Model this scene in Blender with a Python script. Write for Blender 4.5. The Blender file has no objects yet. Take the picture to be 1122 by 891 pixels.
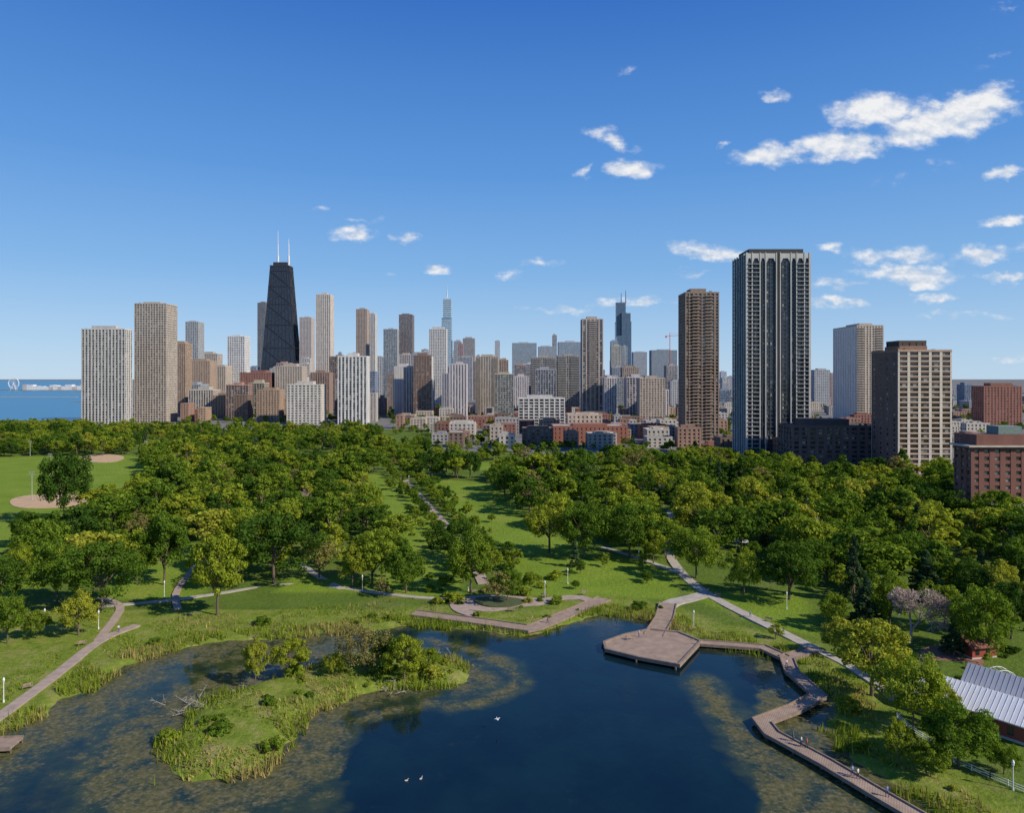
import bpy, math, random
import numpy as np
from mathutils import Vector, Matrix
random.seed(7); rng=np.random.default_rng(7)
sc=bpy.context.scene
H=60.0; F=800.0; CX=561.0; HY=415.0
def G(px,py):
    Y=F*H/(py-HY); return ((px-CX)/F*Y, Y)
def XD(px,D): return (px-CX)/F*D
def ZD(py,D): return H+(HY-py)*D/F
# ---------------------------------------------------------------- helpers
def link(o): sc.collection.objects.link(o); return o
def empty(name,loc=(0,0,0)):
    e=bpy.data.objects.new(name,None); e.location=loc; e.empty_display_size=1; return link(e)
class MB:
    def __init__(s): s.v=[];s.f=[];s.m=[]
    def box(s,x0,x1,y0,y1,z0,z1,m=0):
        s.frust(x0,x1,y0,y1,z0,x0,x1,y0,y1,z1,m)
    def frust(s,x0,x1,y0,y1,z0,X0,X1,Y0,Y1,z1,m=0):
        b=len(s.v)
        s.v+=[(x0,y0,z0),(x1,y0,z0),(x1,y1,z0),(x0,y1,z0),(X0,Y0,z1),(X1,Y0,z1),(X1,Y1,z1),(X0,Y1,z1)]
        s.f+=[(b,b+3,b+2,b+1),(b+4,b+5,b+6,b+7),(b,b+1,b+5,b+4),(b+1,b+2,b+6,b+5),(b+2,b+3,b+7,b+6),(b+3,b,b+4,b+7)]
        s.m+=[m]*6
    def tube(s,p0,p1,r0,r1,n=6,m=0,cap=True):
        p0=Vector(p0);p1=Vector(p1);d=(p1-p0)
        if d.length<1e-6: return
        d.normalize(); a=d.orthogonal().normalized(); c=d.cross(a)
        b=len(s.v)
        for p,r in((p0,r0),(p1,r1)):
            for i in range(n):
                t=2*math.pi*i/n; q=p+a*(r*math.cos(t))+c*(r*math.sin(t)); s.v.append(tuple(q))
        for i in range(n):
            j=(i+1)%n; s.f.append((b+i,b+j,b+n+j,b+n+i)); s.m.append(m)
        if cap:
            s.f.append(tuple(b+n+i for i in range(n))); s.m.append(m)
    def ball(s,c,r,m=0,nu=8,nv=6,sz=1):
        b=len(s.v)
        for j in range(nv+1):
            ph=math.pi*j/nv
            for i in range(nu):
                t=2*math.pi*i/nu
                s.v.append((c[0]+r*math.sin(ph)*math.cos(t),c[1]+r*math.sin(ph)*math.sin(t),c[2]+r*sz*math.cos(ph)))
        for j in range(nv):
            for i in range(nu):
                k=(i+1)%nu
                s.f.append((b+j*nu+i,b+(j+1)*nu+i,b+(j+1)*nu+k,b+j*nu+k)); s.m.append(m)
    def poly(s,pts,z0,z1,m=0):
        n=len(pts); a=sum(pts[i][0]*pts[(i+1)%n][1]-pts[(i+1)%n][0]*pts[i][1] for i in range(n))
        if a<0: pts=pts[::-1]
        b=len(s.v)
        s.v+=[(p[0],p[1],z0) for p in pts]+[(p[0],p[1],z1) for p in pts]
        s.f.append(tuple(range(b+n,b+2*n))); s.m.append(m)
        for i in range(n):
            j=(i+1)%n; s.f.append((b+i,b+j,b+n+j,b+n+i)); s.m.append(m)
    def ribbon(s,pts,o0,o1,z0,z1,m=0):
        P=[Vector((p[0],p[1])) for p in pts]; n=len(P); L=[];R=[]
        for i in range(n):
            ds=[]
            if i>0: ds.append((P[i]-P[i-1]).normalized())
            if i<n-1: ds.append((P[i+1]-P[i]).normalized())
            ns=[Vector((-d.y,d.x)) for d in ds]
            nn=ns[0] if len(ns)==1 else (ns[0]+ns[1]).normalized()
            k=1/max(0.5,nn.dot(ns[0]))
            L.append(P[i]+nn*o0*k); R.append(P[i]+nn*o1*k)
        b=len(s.v)
        for i in range(n):
            s.v+=[(L[i].x,L[i].y,z1),(R[i].x,R[i].y,z1),(L[i].x,L[i].y,z0),(R[i].x,R[i].y,z0)]
        for i in range(n-1):
            a=b+4*i; c=a+4
            s.f+=[(a,c,c+1,a+1),(a+2,c+2,c,a),(a+1,c+1,c+3,a+3)]; s.m+=[m]*3
        s.f+=[(b,b+1,b+3,b+2),(b+4*(n-1),b+4*(n-1)+2,b+4*(n-1)+3,b+4*(n-1)+1)]; s.m+=[m]*2
    def obj(s,name,mats,parent=None,smooth=False):
        me=bpy.data.meshes.new(name); me.from_pydata(s.v,[],s.f)
        for m in mats: me.materials.append(m)
        me.polygons.foreach_set('material_index',s.m)
        if smooth: me.polygons.foreach_set('use_smooth',[True]*len(s.f))
        me.update()
        o=bpy.data.objects.new(name,me); link(o)
        if parent: o.parent=parent
        return o
def npmesh(name,V,Q,mi,mats,attrs=None,link_it=True):
    me=bpy.data.meshes.new(name)
    nv=len(V); k=Q.shape[1]; nf=len(Q)
    me.vertices.add(nv); me.vertices.foreach_set('co',V.astype(np.float32).ravel())
    me.loops.add(nf*k); me.loops.foreach_set('vertex_index',Q.astype(np.int32).ravel())
    me.polygons.add(nf); me.polygons.foreach_set('loop_start',np.arange(0,nf*k,k,dtype=np.int32))
    try: me.polygons.foreach_set('loop_total',np.full(nf,k,dtype=np.int32))
    except Exception: pass
    for m in mats: me.materials.append(m)
    if mi is not None: me.polygons.foreach_set('material_index',mi.astype(np.int32))
    me.update(calc_edges=True)
    if attrs:
        for nme,A in attrs.items():
            at=me.color_attributes.new(nme,'FLOAT_COLOR','POINT')
            at.data.foreach_set('color',A.astype(np.float32).ravel())
    if not link_it: return me
    o=bpy.data.objects.new(name,me); link(o); return o
# ---------------------------------------------------------------- materials
class NT:
    def __init__(s,name):
        s.mat=bpy.data.materials.new(name); s.mat.use_nodes=True; s.t=s.mat.node_tree; s.n=s.t.nodes
        s.p=s.n['Principled BSDF']; s.out=s.n['Material Output']
    def new(s,t,**k):
        n=s.n.new(t)
        for a,b in k.items(): setattr(n,a,b)
        return n
    def l(s,a,b): s.t.links.new(a,b)
    def noise(s,vec,scale,detail=4,rough=0.6):
        n=s.new('ShaderNodeTexNoise'); n.inputs['Scale'].default_value=scale; n.inputs['Detail'].default_value=detail; n.inputs['Roughness'].default_value=rough
        if vec: s.l(vec,n.inputs['Vector'])
        return n.outputs['Fac']
    def ramp(s,fac,stops):
        r=s.new('ShaderNodeValToRGB'); e=r.color_ramp.elements
        e[0].position=stops[0][0]; e[0].color=(*stops[0][1],1)
        e[1].position=stops[-1][0]; e[1].color=(*stops[-1][1],1)
        for p,c in stops[1:-1]:
            q=e.new(p); q.color=(*c,1)
        s.l(fac,r.inputs[0]); return r.outputs[0]
    def mix(s,fac,a,b,bt='MIX'):
        m=s.new('ShaderNodeMix',data_type='RGBA',blend_type=bt)
        for v,i in((fac,0),(a,6),(b,7)):
            if isinstance(v,(int,float)): m.inputs[i].default_value=v
            elif isinstance(v,tuple): m.inputs[i].default_value=(*v,1)
            else: s.l(v,m.inputs[i])
        return m.outputs[2]
    def math(s,op,a,b=0.0,clamp=False):
        m=s.new('ShaderNodeMath',operation=op); m.use_clamp=clamp
        for v,i in((a,0),(b,1)):
            if isinstance(v,(int,float)): m.inputs[i].default_value=v
            else: s.l(v,m.inputs[i])
        return m.outputs[0]
    def coords(s,kind='Object'):
        return s.new('ShaderNodeTexCoord').outputs[kind]
    def pos(s): return s.new('ShaderNodeNewGeometry').outputs['Position']
_wc={}
def wallmat(c,rough=0.85):
    key=(tuple(round(x,3) for x in c),rough)
    if key in _wc: return _wc[key]
    t=NT('wall_surface'); P=t.pos()
    mp=t.new('ShaderNodeMapping'); mp.inputs['Scale'].default_value=(1,1,0.25); t.l(P,mp.inputs[0])
    n=t.noise(mp.outputs[0],0.25,5)
    dk=tuple(x*0.8 for x in c); lt=tuple(min(1,x*1.12) for x in c)
    t.l(t.ramp(n,[(0.3,dk),(0.7,lt)]),t.p.inputs['Base Color']); t.p.inputs['Roughness'].default_value=rough
    _wc[key]=t.mat; return t.mat
_gc={}
def glassmat(tint=(0.03,0.04,0.05),fh=3.2,bay=3.0,blinds=0.25,rough=0.12):
    key=(tuple(round(x,3) for x in tint),round(fh,2),round(bay,2),blinds)
    if key in _gc: return _gc[key]
    t=NT('window_glass'); P=t.pos()
    d=t.new('ShaderNodeVectorMath',operation='DIVIDE'); t.l(P,d.inputs[0]); d.inputs[1].default_value=(bay*.5,bay*.5,fh)
    fl=t.new('ShaderNodeVectorMath',operation='FLOOR'); t.l(d.outputs[0],fl.inputs[0])
    w=t.new('ShaderNodeTexWhiteNoise'); t.l(fl.outputs[0],w.inputs['Vector'])
    lt=tuple(0.6*x+0.10 for x in tint) if blinds>0 else tint
    r=t.ramp(w.outputs['Value'],[(0,tuple(x*0.5 for x in tint)),(1-blinds-0.15,tint),(1-blinds,lt),(1.0,(0.32,0.30,0.27) if blinds>0 else tint)])
    t.l(r,t.p.inputs['Base Color']); t.p.inputs['Roughness'].default_value=rough
    t.p.inputs['IOR'].default_value=1.6
    _gc[key]=t.mat; return t.mat
def simple(name,c,rough=0.8,var=0.25,scale=1.0,metal=0):
    t=NT(name); n=t.noise(t.pos(),scale,5)
    t.l(t.ramp(n,[(0.3,tuple(x*(1-var) for x in c)),(0.7,tuple(min(1,x*(1+var)) for x in c))]),t.p.inputs['Base Color'])
    t.p.inputs['Roughness'].default_value=rough; t.p.inputs['Metallic'].default_value=metal
    return t.mat
ROOF=simple('roof_membrane',(0.34,0.33,0.31),0.9,0.3,0.15)
ROOFD=simple('roof_dark',(0.12,0.12,0.12),0.9,0.3,0.15)
ROOFW=simple('roof_white',(0.60,0.59,0.58),0.8,0.15,0.15)
def leafmat(name,dark,mid,lite):
    t=NT(name); oi=t.new('ShaderNodeObjectInfo').outputs['Random']
    ge=t.new('ShaderNodeNewGeometry').outputs['Random Per Island']
    c=t.ramp(oi,[(0,dark),(0.45,mid),(1,lite)])
    k=t.ramp(ge,[(0,(0.6,0.62,0.55)),(1,(1.35,1.3,1.2))])
    n=t.noise(t.coords('Object'),0.35,2)
    k2=t.ramp(n,[(0.3,(0.72,0.76,0.76)),(0.7,(1.28,1.22,1.1))])
    c=t.mix(1.0,c,k,'MULTIPLY'); c=t.mix(1.0,c,k2,'MULTIPLY')
    df=t.new('ShaderNodeBsdfDiffuse'); tr=t.new('ShaderNodeBsdfTranslucent'); ms=t.new('ShaderNodeMixShader')
    t.l(c,df.inputs[0]); t.l(t.mix(1.0,c,(1.6,1.55,0.7),'MULTIPLY'),tr.inputs[0]); ms.inputs[0].default_value=0.33
    t.l(df.outputs[0],ms.inputs[1]); t.l(tr.outputs[0],ms.inputs[2]); t.l(ms.outputs[0],t.out.inputs[0])
    return t.mat
LEAF=leafmat('foliage_green',(0.045,0.10,0.02),(0.115,0.195,0.026),(0.23,0.30,0.038))
LEAFY=leafmat('foliage_yellow_green',(0.20,0.27,0.03),(0.26,0.31,0.038),(0.32,0.34,0.055))
LEAFB=leafmat('foliage_blue_green',(0.045,0.09,0.05),(0.065,0.115,0.055),(0.09,0.15,0.075))
LEAFO=leafmat('foliage_olive_brown',(0.20,0.18,0.08),(0.23,0.21,0.09),(0.26,0.24,0.10))
REED=leafmat('reed_blades',(0.20,0.265,0.035),(0.20,0.265,0.035),(0.20,0.265,0.035))
REEDD=leafmat('dry_reed_blades',(0.36,0.30,0.14),(0.36,0.30,0.14),(0.36,0.30,0.14))
BARK=simple('bark',(0.12,0.09,0.065),0.95,0.3,3)
TWIG=simple('bare_twigs',(0.38,0.30,0.26),0.95,0.25,1)
DEAD=simple('dead_wood',(0.33,0.29,0.24),0.95,0.25,2)
# ---------------------------------------------------------------- polygon tools
def chaikin(p,n=2,closed=True):
    for _ in range(n):
        q=[];m=len(p)
        if not closed: q.append(p[0])
        for i in range(m if closed else m-1):
            a=p[i];b=p[(i+1)%m]
            q+=[(a[0]*.75+b[0]*.25,a[1]*.75+b[1]*.25),(a[0]*.25+b[0]*.75,a[1]*.25+b[1]*.75)]
        if not closed: q.append(p[-1])
        p=q
    return p
def inside(X,Y,poly):
    c=np.zeros(X.shape,bool); n=len(poly)
    for i in range(n):
        x0,y0=poly[i];x1,y1=poly[(i+1)%n]
        if y0==y1: continue
        c^=((y0>Y)!=(y1>Y))&(X<(x1-x0)*(Y-y0)/(y1-y0)+x0)
    return c
def dist(X,Y,poly,closed=True):
    d=np.full(X.shape,1e9); n=len(poly)
    for i in range(n if closed else n-1):
        x0,y0=poly[i];x1,y1=poly[(i+1)%n]
        dx=x1-x0;dy=y1-y0;L=dx*dx+dy*dy+1e-9
        t=np.clip(((X-x0)*dx+(Y-y0)*dy)/L,0,1)
        d=np.minimum(d,np.hypot(X-x0-t*dx,Y-y0-t*dy))
    return d
def sd(X,Y,poly): return np.where(inside(X,Y,poly),1,-1)*dist(X,Y,poly)
def wob(X,Y): return 0.9*np.sin(X*.31+1.3*np.sin(Y*.23))+0.7*np.sin(Y*.47+X*.19)+0.45*np.sin(X*1.1+Y*.9)+.35*np.sin(Y*1.7-X*.7)
pond=[G(*p) for p in [(-90,855),(0,806),(50,778),(100,748),(150,722),(200,706),(260,700),(330,694),(400,690),(445,683),(500,686),(540,692),(580,694),(620,683),(655,672),(690,672),(725,682),(745,700),(800,708),(850,716),(882,735),(912,765),(905,792),(930,828),(975,858),(1030,893),(1090,935)]]+[(66,60),(55,-20),(-60,-30),(-95,60)]
pond=chaikin(pond,2)
island=chaikin([G(*p) for p in [(182,845),(184,815),(200,790),(232,765),(275,747),(330,732),(380,716),(430,712),(480,720),(522,735),(512,749),(470,746),(430,752),(385,762),(345,774),(322,790),(312,815),(290,836),(250,850),(212,858)]],2)
lake=[(-545,930),(-1350,2400),(-2900,5000),(-14000,24000),(-90000,60000),(-90000,-3000),(-1500,-3000),(-1000,400),(-760,900)]
def landdist(X,Y):
    s=-sd(X,Y,pond); i=sd(X,Y,island)
    s=np.maximum(s,i)
    return s+wob(X,Y)*0.8
lawnpx=[
 [(-120,503),(60,500),(150,499),(165,514),(150,545),(98,575),(60,605),(-60,606)],
 [(402,520),(428,520),(470,560),(510,610),(505,652),(430,655),(452,615),(425,570),(400,540)],
 [(466,524),(540,530),(562,552),(600,585),(660,606),(745,622),(742,656),(580,654),(548,628),(518,590)],
 [(110,655),(140,622),(190,596),(235,596),(232,640),(215,660)],
 [(300,650),(320,632),(395,636),(450,616),(470,650)],
 [(735,635),(790,650),(880,650),(900,700),(850,690),(770,660)],
 [(-80,600),(40,612),(50,645),(-80,640)],
 [(500,506),(640,509),(640,517),(520,515)],
 [(235,545),(300,538),(310,550),(250,562)],[(620,560),(690,552),(700,562),(640,572)],[(170,505),(240,502),(250,510),(180,514)],
]
lawns=[[G(*p) for p in l] for l in lawnpx]
alley=[G(*p) for p in [(432,514),(452,535),(480,566),(512,603),(530,640)]]
path_w=[G(*p) for p in [(735,560),(728,600),(745,628),(772,650),(805,668),(850,690),(893,712)]]
# ---------------------------------------------------------------- ground sheet
far=np.geomspace(900,60000,24)
xs=np.unique(np.concatenate([-far,np.arange(-900,-170,7.),np.arange(-170,170,1.),np.arange(170,900,7.),far]))
ys=np.unique(np.concatenate([-np.geomspace(200,20000,8),np.arange(-160,60,8.),np.arange(60,270,1.),np.arange(270,900,5.),np.geomspace(900,60000,40)]))
X,Y=np.meshgrid(xs,ys); 
near=(abs(X)<260)&(Y<400)&(Y>-100)
s=np.full(X.shape,50.0); s[near]=landdist(X[near],Y[near])
inl=inside(X,Y,lake); 
Z=np.clip(-0.6+s*0.28,-2.5,0)
isl=np.zeros(X.shape); isl[near]=np.clip(sd(X[near],Y[near],island),0,4)/4
Z+=isl*0.5
Z=Z+np.where(s>6,0.12*wob(X*.3,Y*.3),0)*(Y<300)
Z=np.where(inl,-3,Z)
lawn=np.zeros(X.shape)
for l in lawns: lawn=np.maximum(lawn,np.clip(sd(X,Y,l)/3+.5,0,1))
py=HY+F*H/np.maximum(Y,1); px=CX+F*X/np.maximum(Y,1)
meadow=np.clip((16-s)/5,0,1)*(Y<300)
meadow=np.maximum(meadow,((py>668)&(px<470)&(Y>0))*1.0)
city=((Y>860)|((X>150)&(Y>430))|((X>0)&(Y>575))|((X>-70)&(Y>600)))*1.0
A=np.stack([lawn,meadow,city,np.ones_like(X)],-1).reshape(-1,4)
ny,nx=X.shape; idx=np.arange(nx*ny).reshape(ny,nx)
Q=np.stack([idx[:-1,:-1],idx[:-1,1:],idx[1:,1:],idx[1:,:-1]],-1).reshape(-1,4)
t=NT('ground_grass'); P=t.pos()
at=t.new('ShaderNodeAttribute'); at.attribute_name='zone'
sp=t.new('ShaderNodeSeparateColor'); t.l(at.outputs['Color'],sp.inputs[0])
n1=t.noise(P,0.05,6,0.65); n2=t.noise(P,0.9,5,0.7); n3=t.noise(P,.18,6,.75)
base=t.ramp(n1,[(0.3,(0.08,0.13,0.02)),(0.55,(0.115,0.175,0.026)),(0.75,(0.17,0.17,0.07))])
lw=t.ramp(n1,[(0.3,(0.145,0.225,0.022)),(0.55,(0.185,0.27,0.030)),(0.75,(0.25,0.28,0.055))])
md=t.ramp(n3,[(0.3,(0.10,0.155,0.02)),(0.48,(0.175,0.235,0.03)),(0.6,(0.25,0.26,0.07)),(0.7,(0.32,0.25,0.13))])
ct=t.ramp(n1,[(0.3,(0.14,0.14,0.14)),(0.55,(0.22,0.215,0.21)),(0.7,(0.10,0.13,0.07))])
c=t.mix(sp.outputs[0],base,lw); c=t.mix(sp.outputs[1],c,md); c=t.mix(sp.outputs[2],c,ct)
k=t.ramp(n2,[(0.25,(0.72,0.72,0.72)),(0.75,(1.2,1.2,1.2))]); c=t.mix(1.0,c,k,'MULTIPLY')
t.l(c,t.p.inputs['Base Color']); t.p.inputs['Roughness'].default_value=1.0; t.p.inputs['Specular IOR Level'].default_value=0.1
bp=t.new('ShaderNodeBump'); bp.inputs['Strength'].default_value=0.8; bp.inputs['Distance'].default_value=0.5; t.l(n2,bp.inputs['Height']); t.l(bp.outputs[0],t.p.inputs['Normal'])
g=npmesh('ground',np.stack([X,Y,Z],-1).reshape(-1,3),Q,None,[t.mat],{'zone':A}); 
# ---------------------------------------------------------------- water
def watermat(name,algae):
    t=NT(name); P=t.pos()
    t.p.inputs['Base Color'].default_value=(0.004,0.016,0.024,1) if algae else (0.02,0.17,0.30,1)
    t.p.inputs['Roughness'].default_value=0.05 if algae else 0.3; t.p.inputs['IOR'].default_value=1.33
    n=t.noise(P,0.9 if algae else 0.05,3)
    bp=t.new('ShaderNodeBump'); bp.inputs['Strength'].default_value=0.12; bp.inputs['Distance'].default_value=0.12 if algae else 1; t.l(n,bp.inputs['Height']); t.l(bp.outputs[0],t.p.inputs['Normal'])
    if algae:
        at=t.new('ShaderNodeAttribute'); at.attribute_name='algae'
        sp=t.new('ShaderNodeSeparateColor'); t.l(at.outputs['Color'],sp.inputs[0])
        m0=t.noise(P,0.07,5,0.65)
        m1=t.noise(P,0.2,9,0.74); m2=t.noise(P,1.3,6,0.78); m3=t.noise(P,.11,6,.7)
        deep=t.ramp(m0,[(0.35,(0.003,0.012,0.020)),(0.7,(0.005,0.022,0.028))])
        shallow=t.ramp(m1,[(0.35,(0.012,0.030,0.018)),(0.6,(0.05,0.062,0.020)),(0.7,(0.085,0.08,0.035))])
        sf=t.math('MULTIPLY',t.math('SUBTRACT',t.math('ADD',t.math('MULTIPLY',sp.outputs[0],0.75),m3),0.62),3.0,True)
        body=t.mix(sf,deep,shallow); t.l(body,t.p.inputs['Base Color'])
        mm=t.math('ADD',t.math('MULTIPLY',m1,0.8),t.math('MULTIPLY',m2,0.38))
        th=t.math('SUBTRACT',t.math('ADD',mm,t.math('MULTIPLY',sp.outputs[0],0.42)),0.835)
        a=t.math('MULTIPLY',th,8.0,True)
        al=t.ramp(m2,[(0.3,(0.05,0.06,0.02)),(0.5,(0.12,0.11,0.05)),(0.7,(0.26,0.22,0.13))])
        df=t.new('ShaderNodeBsdfDiffuse'); t.l(al,df.inputs[0])
        ms=t.new('ShaderNodeMixShader'); t.l(t.math('MULTIPLY',a,0.72),ms.inputs[0]); t.l(t.p.outputs[0],ms.inputs[1]); t.l(df.outputs[0],ms.inputs[2]); t.l(ms.outputs[0],t.out.inputs[0])
    return t.mat
wx=np.arange(-160,140,1.5); wy=np.arange(-60,230,1.5); WX,WY=np.meshgrid(wx,wy)
dl=-landdist(WX,WY); di=-sd(WX,WY,island)
wpx=CX+F*WX/np.maximum(WY,1); wpy=HY+F*H/np.maximum(WY,1)
al=np.clip(1-di/11,0,1)
al=np.maximum(al,np.clip(1-dl/5,0,1)*0.9)
al=np.maximum(al,0.9*np.clip(1-(np.abs(di-9)/4),0,1))
al=np.maximum(al,((wpx<380)&(WY>60))*np.clip(1.15-dl/22,0,0.85))
al=np.maximum(al,np.clip(1-dist(WX,WY,[G(*p) for p in[(770,745),(800,790),(850,850),(905,900)]],False)/7,0,1)*0.95)
al=np.maximum(al,np.clip(1-dist(WX,WY,[G(*p) for p in[(470,715),(540,722),(575,745),(520,765),(440,775)]],False)/3.5,0,1)*0.8)
al=np.maximum(al,((wpx>830)&(WY>60))*.75)
AA=np.stack([al,al,al,np.ones_like(al)],-1).reshape(-1,4)
n_y,n_x=WX.shape; idx=np.arange(n_x*n_y).reshape(n_y,n_x)
Q=np.stack([idx[:-1,:-1],idx[:-1,1:],idx[1:,1:],idx[1:,:-1]],-1).reshape(-1,4)
npmesh('pond_water',np.stack([WX,WY,np.full(WX.shape,-0.6)],-1).reshape(-1,3),Q,None,[watermat('pond_water',True)],{'algae':AA})
mb=MB(); mb.v=[(p[0],p[1],-0.8) for p in lake]; mb.f=[tuple(range(len(lake)))]; mb.m=[0]
LKM=watermat('lake_water',False)
o=mb.obj('lake_water',[LKM])
if o.data.polygons[0].normal.z<0: o.data.flip_normals()
# ---------------------------------------------------------------- paths, decks
GRAV=simple('path_gravel',(0.36,0.28,0.23),0.95,0.2,0.6)
CONC=simple('path_concrete',(0.40,0.36,0.31),0.9,0.2,0.5)
SAND=simple('infield_sand',(0.50,0.34,0.20),0.95,0.15,0.3)
MULCH=simple('mulch',(0.24,0.12,0.08),0.95,0.3,1)
ASPH=simple('asphalt',(0.06,0.06,0.06),0.9,0.2,0.4)
def path(name,pts,w,mat,z=0.16,smooth=True):
    if smooth: pts=chaikin(pts,2,False)
    mb=MB(); mb.ribbon(pts,w/2,-w/2,-0.3,z); mb.obj(name,[mat])
def patch(name,pxs,mat,z=0.18,sm=2):
    mb=MB(); p=chaikin([G(*q) for q in pxs],sm); mb.poly(p,-0.3,z); mb.obj(name,[mat])
path('gravel_path',alley,3.4,GRAV)
path('gravel_path',path_w,3.0,CONC)
path('gravel_path',[G(*p) for p in[(60,668),(130,664),(215,655),(300,641),(345,641),(400,648),(450,655),(500,657),(540,668)]],1.9,CONC)
path('gravel_path',[G(*p) for p in[(330,618),(350,634),(375,646)]],2.2,CONC,0.19)
path('gravel_path',[G(*p) for p in[(745,628),(700,612),(660,600)]],2.0,CONC,0.20)
path('gravel_path',[G(*p) for p in[(772,652),(755,657),(737,660),(728,668)]],4.5,CONC,0.21)
path('gravel_path',[G(*p) for p in[(540,668),(575,664),(610,656),(636,655),(650,660)]],3.5,GRAV,0.22)
path('gravel_path',[G(*p) for p in[(500,657),(500,668),(520,675)]],3.5,GRAV,0.23)
path('gravel_path',[G(*p) for p in[(893,712),(940,735),(985,770)]],2.0,CONC,0.2)
path('gravel_path',[G(*p) for p in[(-40,815),(0,786),(60,742),(108,702),(150,686)]],2.4,GRAV,0.25)
path('gravel_path',[G(*p) for p in[(108,702),(125,680),(135,664),(110,655)]],2.0,GRAV,0.2)
path('gravel_path',[G(*p) for p in[(195,668),(190,650),(215,620)]],1.8,GRAV,0.2)
patch('baseball_infield',[(85,500),(110,497),(140,500),(128,507),(95,507)],SAND)
patch('baseball_infield',[(10,546),(50,541),(98,543),(92,554),(40,558),(12,556)],SAND)
patch('mulch_bed',[(1000,712),(1050,705),(1085,725),(1060,742),(1015,735)],MULCH)
patch('gravel_plaza',[(488,660),(520,652),(575,654),(610,660),(575,668),(520,672)],GRAV,0.17)
patch('planting_bed',[(515,657),(545,655),(580,659),(565,667),(530,667)],simple('bed_soil',(0.07,0.09,0.03)),0.5)
def woodmat():
    t=NT('deck_wood'); P=t.pos()
    mp=t.new('ShaderNodeMapping'); mp.inputs['Rotation'].default_value=(0,0,0.5); t.l(P,mp.inputs[0])
    w=t.new('ShaderNodeTexWave'); w.inputs['Scale'].default_value=0.9; w.inputs['Distortion'].default_value=0.3; t.l(mp.outputs[0],w.inputs['Vector'])
    n=t.noise(P,0.5,6)
    c=t.ramp(n,[(0.3,(0.25,0.18,0.135)),(0.7,(0.38,0.28,0.21))])
    k=t.ramp(w.outputs['Fac'],[(0,(0.72,0.72,0.72)),(0.25,(1,1,1)),(1,(1.08,1.08,1.08))])
    t.l(t.mix(1.0,c,k,'MULTIPLY'),t.p.inputs['Base Color']); t.p.inputs['Roughness'].default_value=0.85
    return t.mat
WOOD=woodmat(); POST=simple('deck_posts',(0.14,0.10,0.08),0.9); KERB=simple('deck_edge',(0.24,0.18,0.14),0.85)
def deck(name,pxs,w,z=0.25):
    pts=[G(*p) for p in pxs]; e=empty(name)
    mb=MB(); mb.ribbon(pts,w/2,-w/2,z-0.3,z); mb.obj('deck_boards',[WOOD],e)
    mb=MB(); mb.ribbon(pts,w/2+0.02,w/2-0.22,z-0.35,z+0.25); mb.ribbon(pts,-w/2+0.22,-w/2-0.02,z-0.35,z+0.25); mb.obj('edge_kerbs',[KERB],e)
    mb=MB()
    for a,b in zip(pts[:-1],pts[1:]):
        a=Vector(a);b=Vector(b);L=(b-a).length;n=max(1,int(L/4));d=(b-a)/L;nn=Vector((-d.y,d.x))
        for i in range(n+1):
            p=a+d*L*i/n
            for sgn in(-1,1):
                q=p+nn*sgn*(w/2-0.4); mb.tube((q.x,q.y,-2.2),(q.x,q.y,z-0.31),0.15,0.15,6)
    mb.obj('support_piles',[POST],e); return e
deck('boardwalk',[(452,673),(515,681),(578,690),(588,688),(662,657)],4.2)
deck('boardwalk',[(732,662),(728,678),(716,698)],4.6)
deck('boardwalk',[(758,705),(800,708),(836,711),(860,722)],3.0)
deck('boardwalk',[(893,713),(862,722),(868,738),(897,764),(872,778),(835,792),(846,806),(905,838),(955,868),(1010,900)],3.0,z=0.29)
deck('small_dock',[(-30,818),(18,816)],4)
e=empty('viewing_platform')
pp=[G(*p) for p in[(662,706),(684,698),(712,692),(744,695),(768,705),(744,731),(700,723),(664,714)]]
mb=MB(); mb.poly(pp,-0.05,0.36); mb.obj('deck_boards',[WOOD],e)
mb=MB(); mb.ribbon(pp+[pp[0]],0.02,0.28,-0.1,0.66); mb.ribbon(pp+[pp[0]],-0.02,-0.28,-0.1,0.66); mb.obj('edge_bench',[KERB],e)
mb=MB()
for p in pp: mb.tube((p[0]*.98,p[1]*1.0,-2.2),(p[0]*.98,p[1],-.06),0.2,0.2,6)
mb.obj('support_piles',[POST],e)
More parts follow.
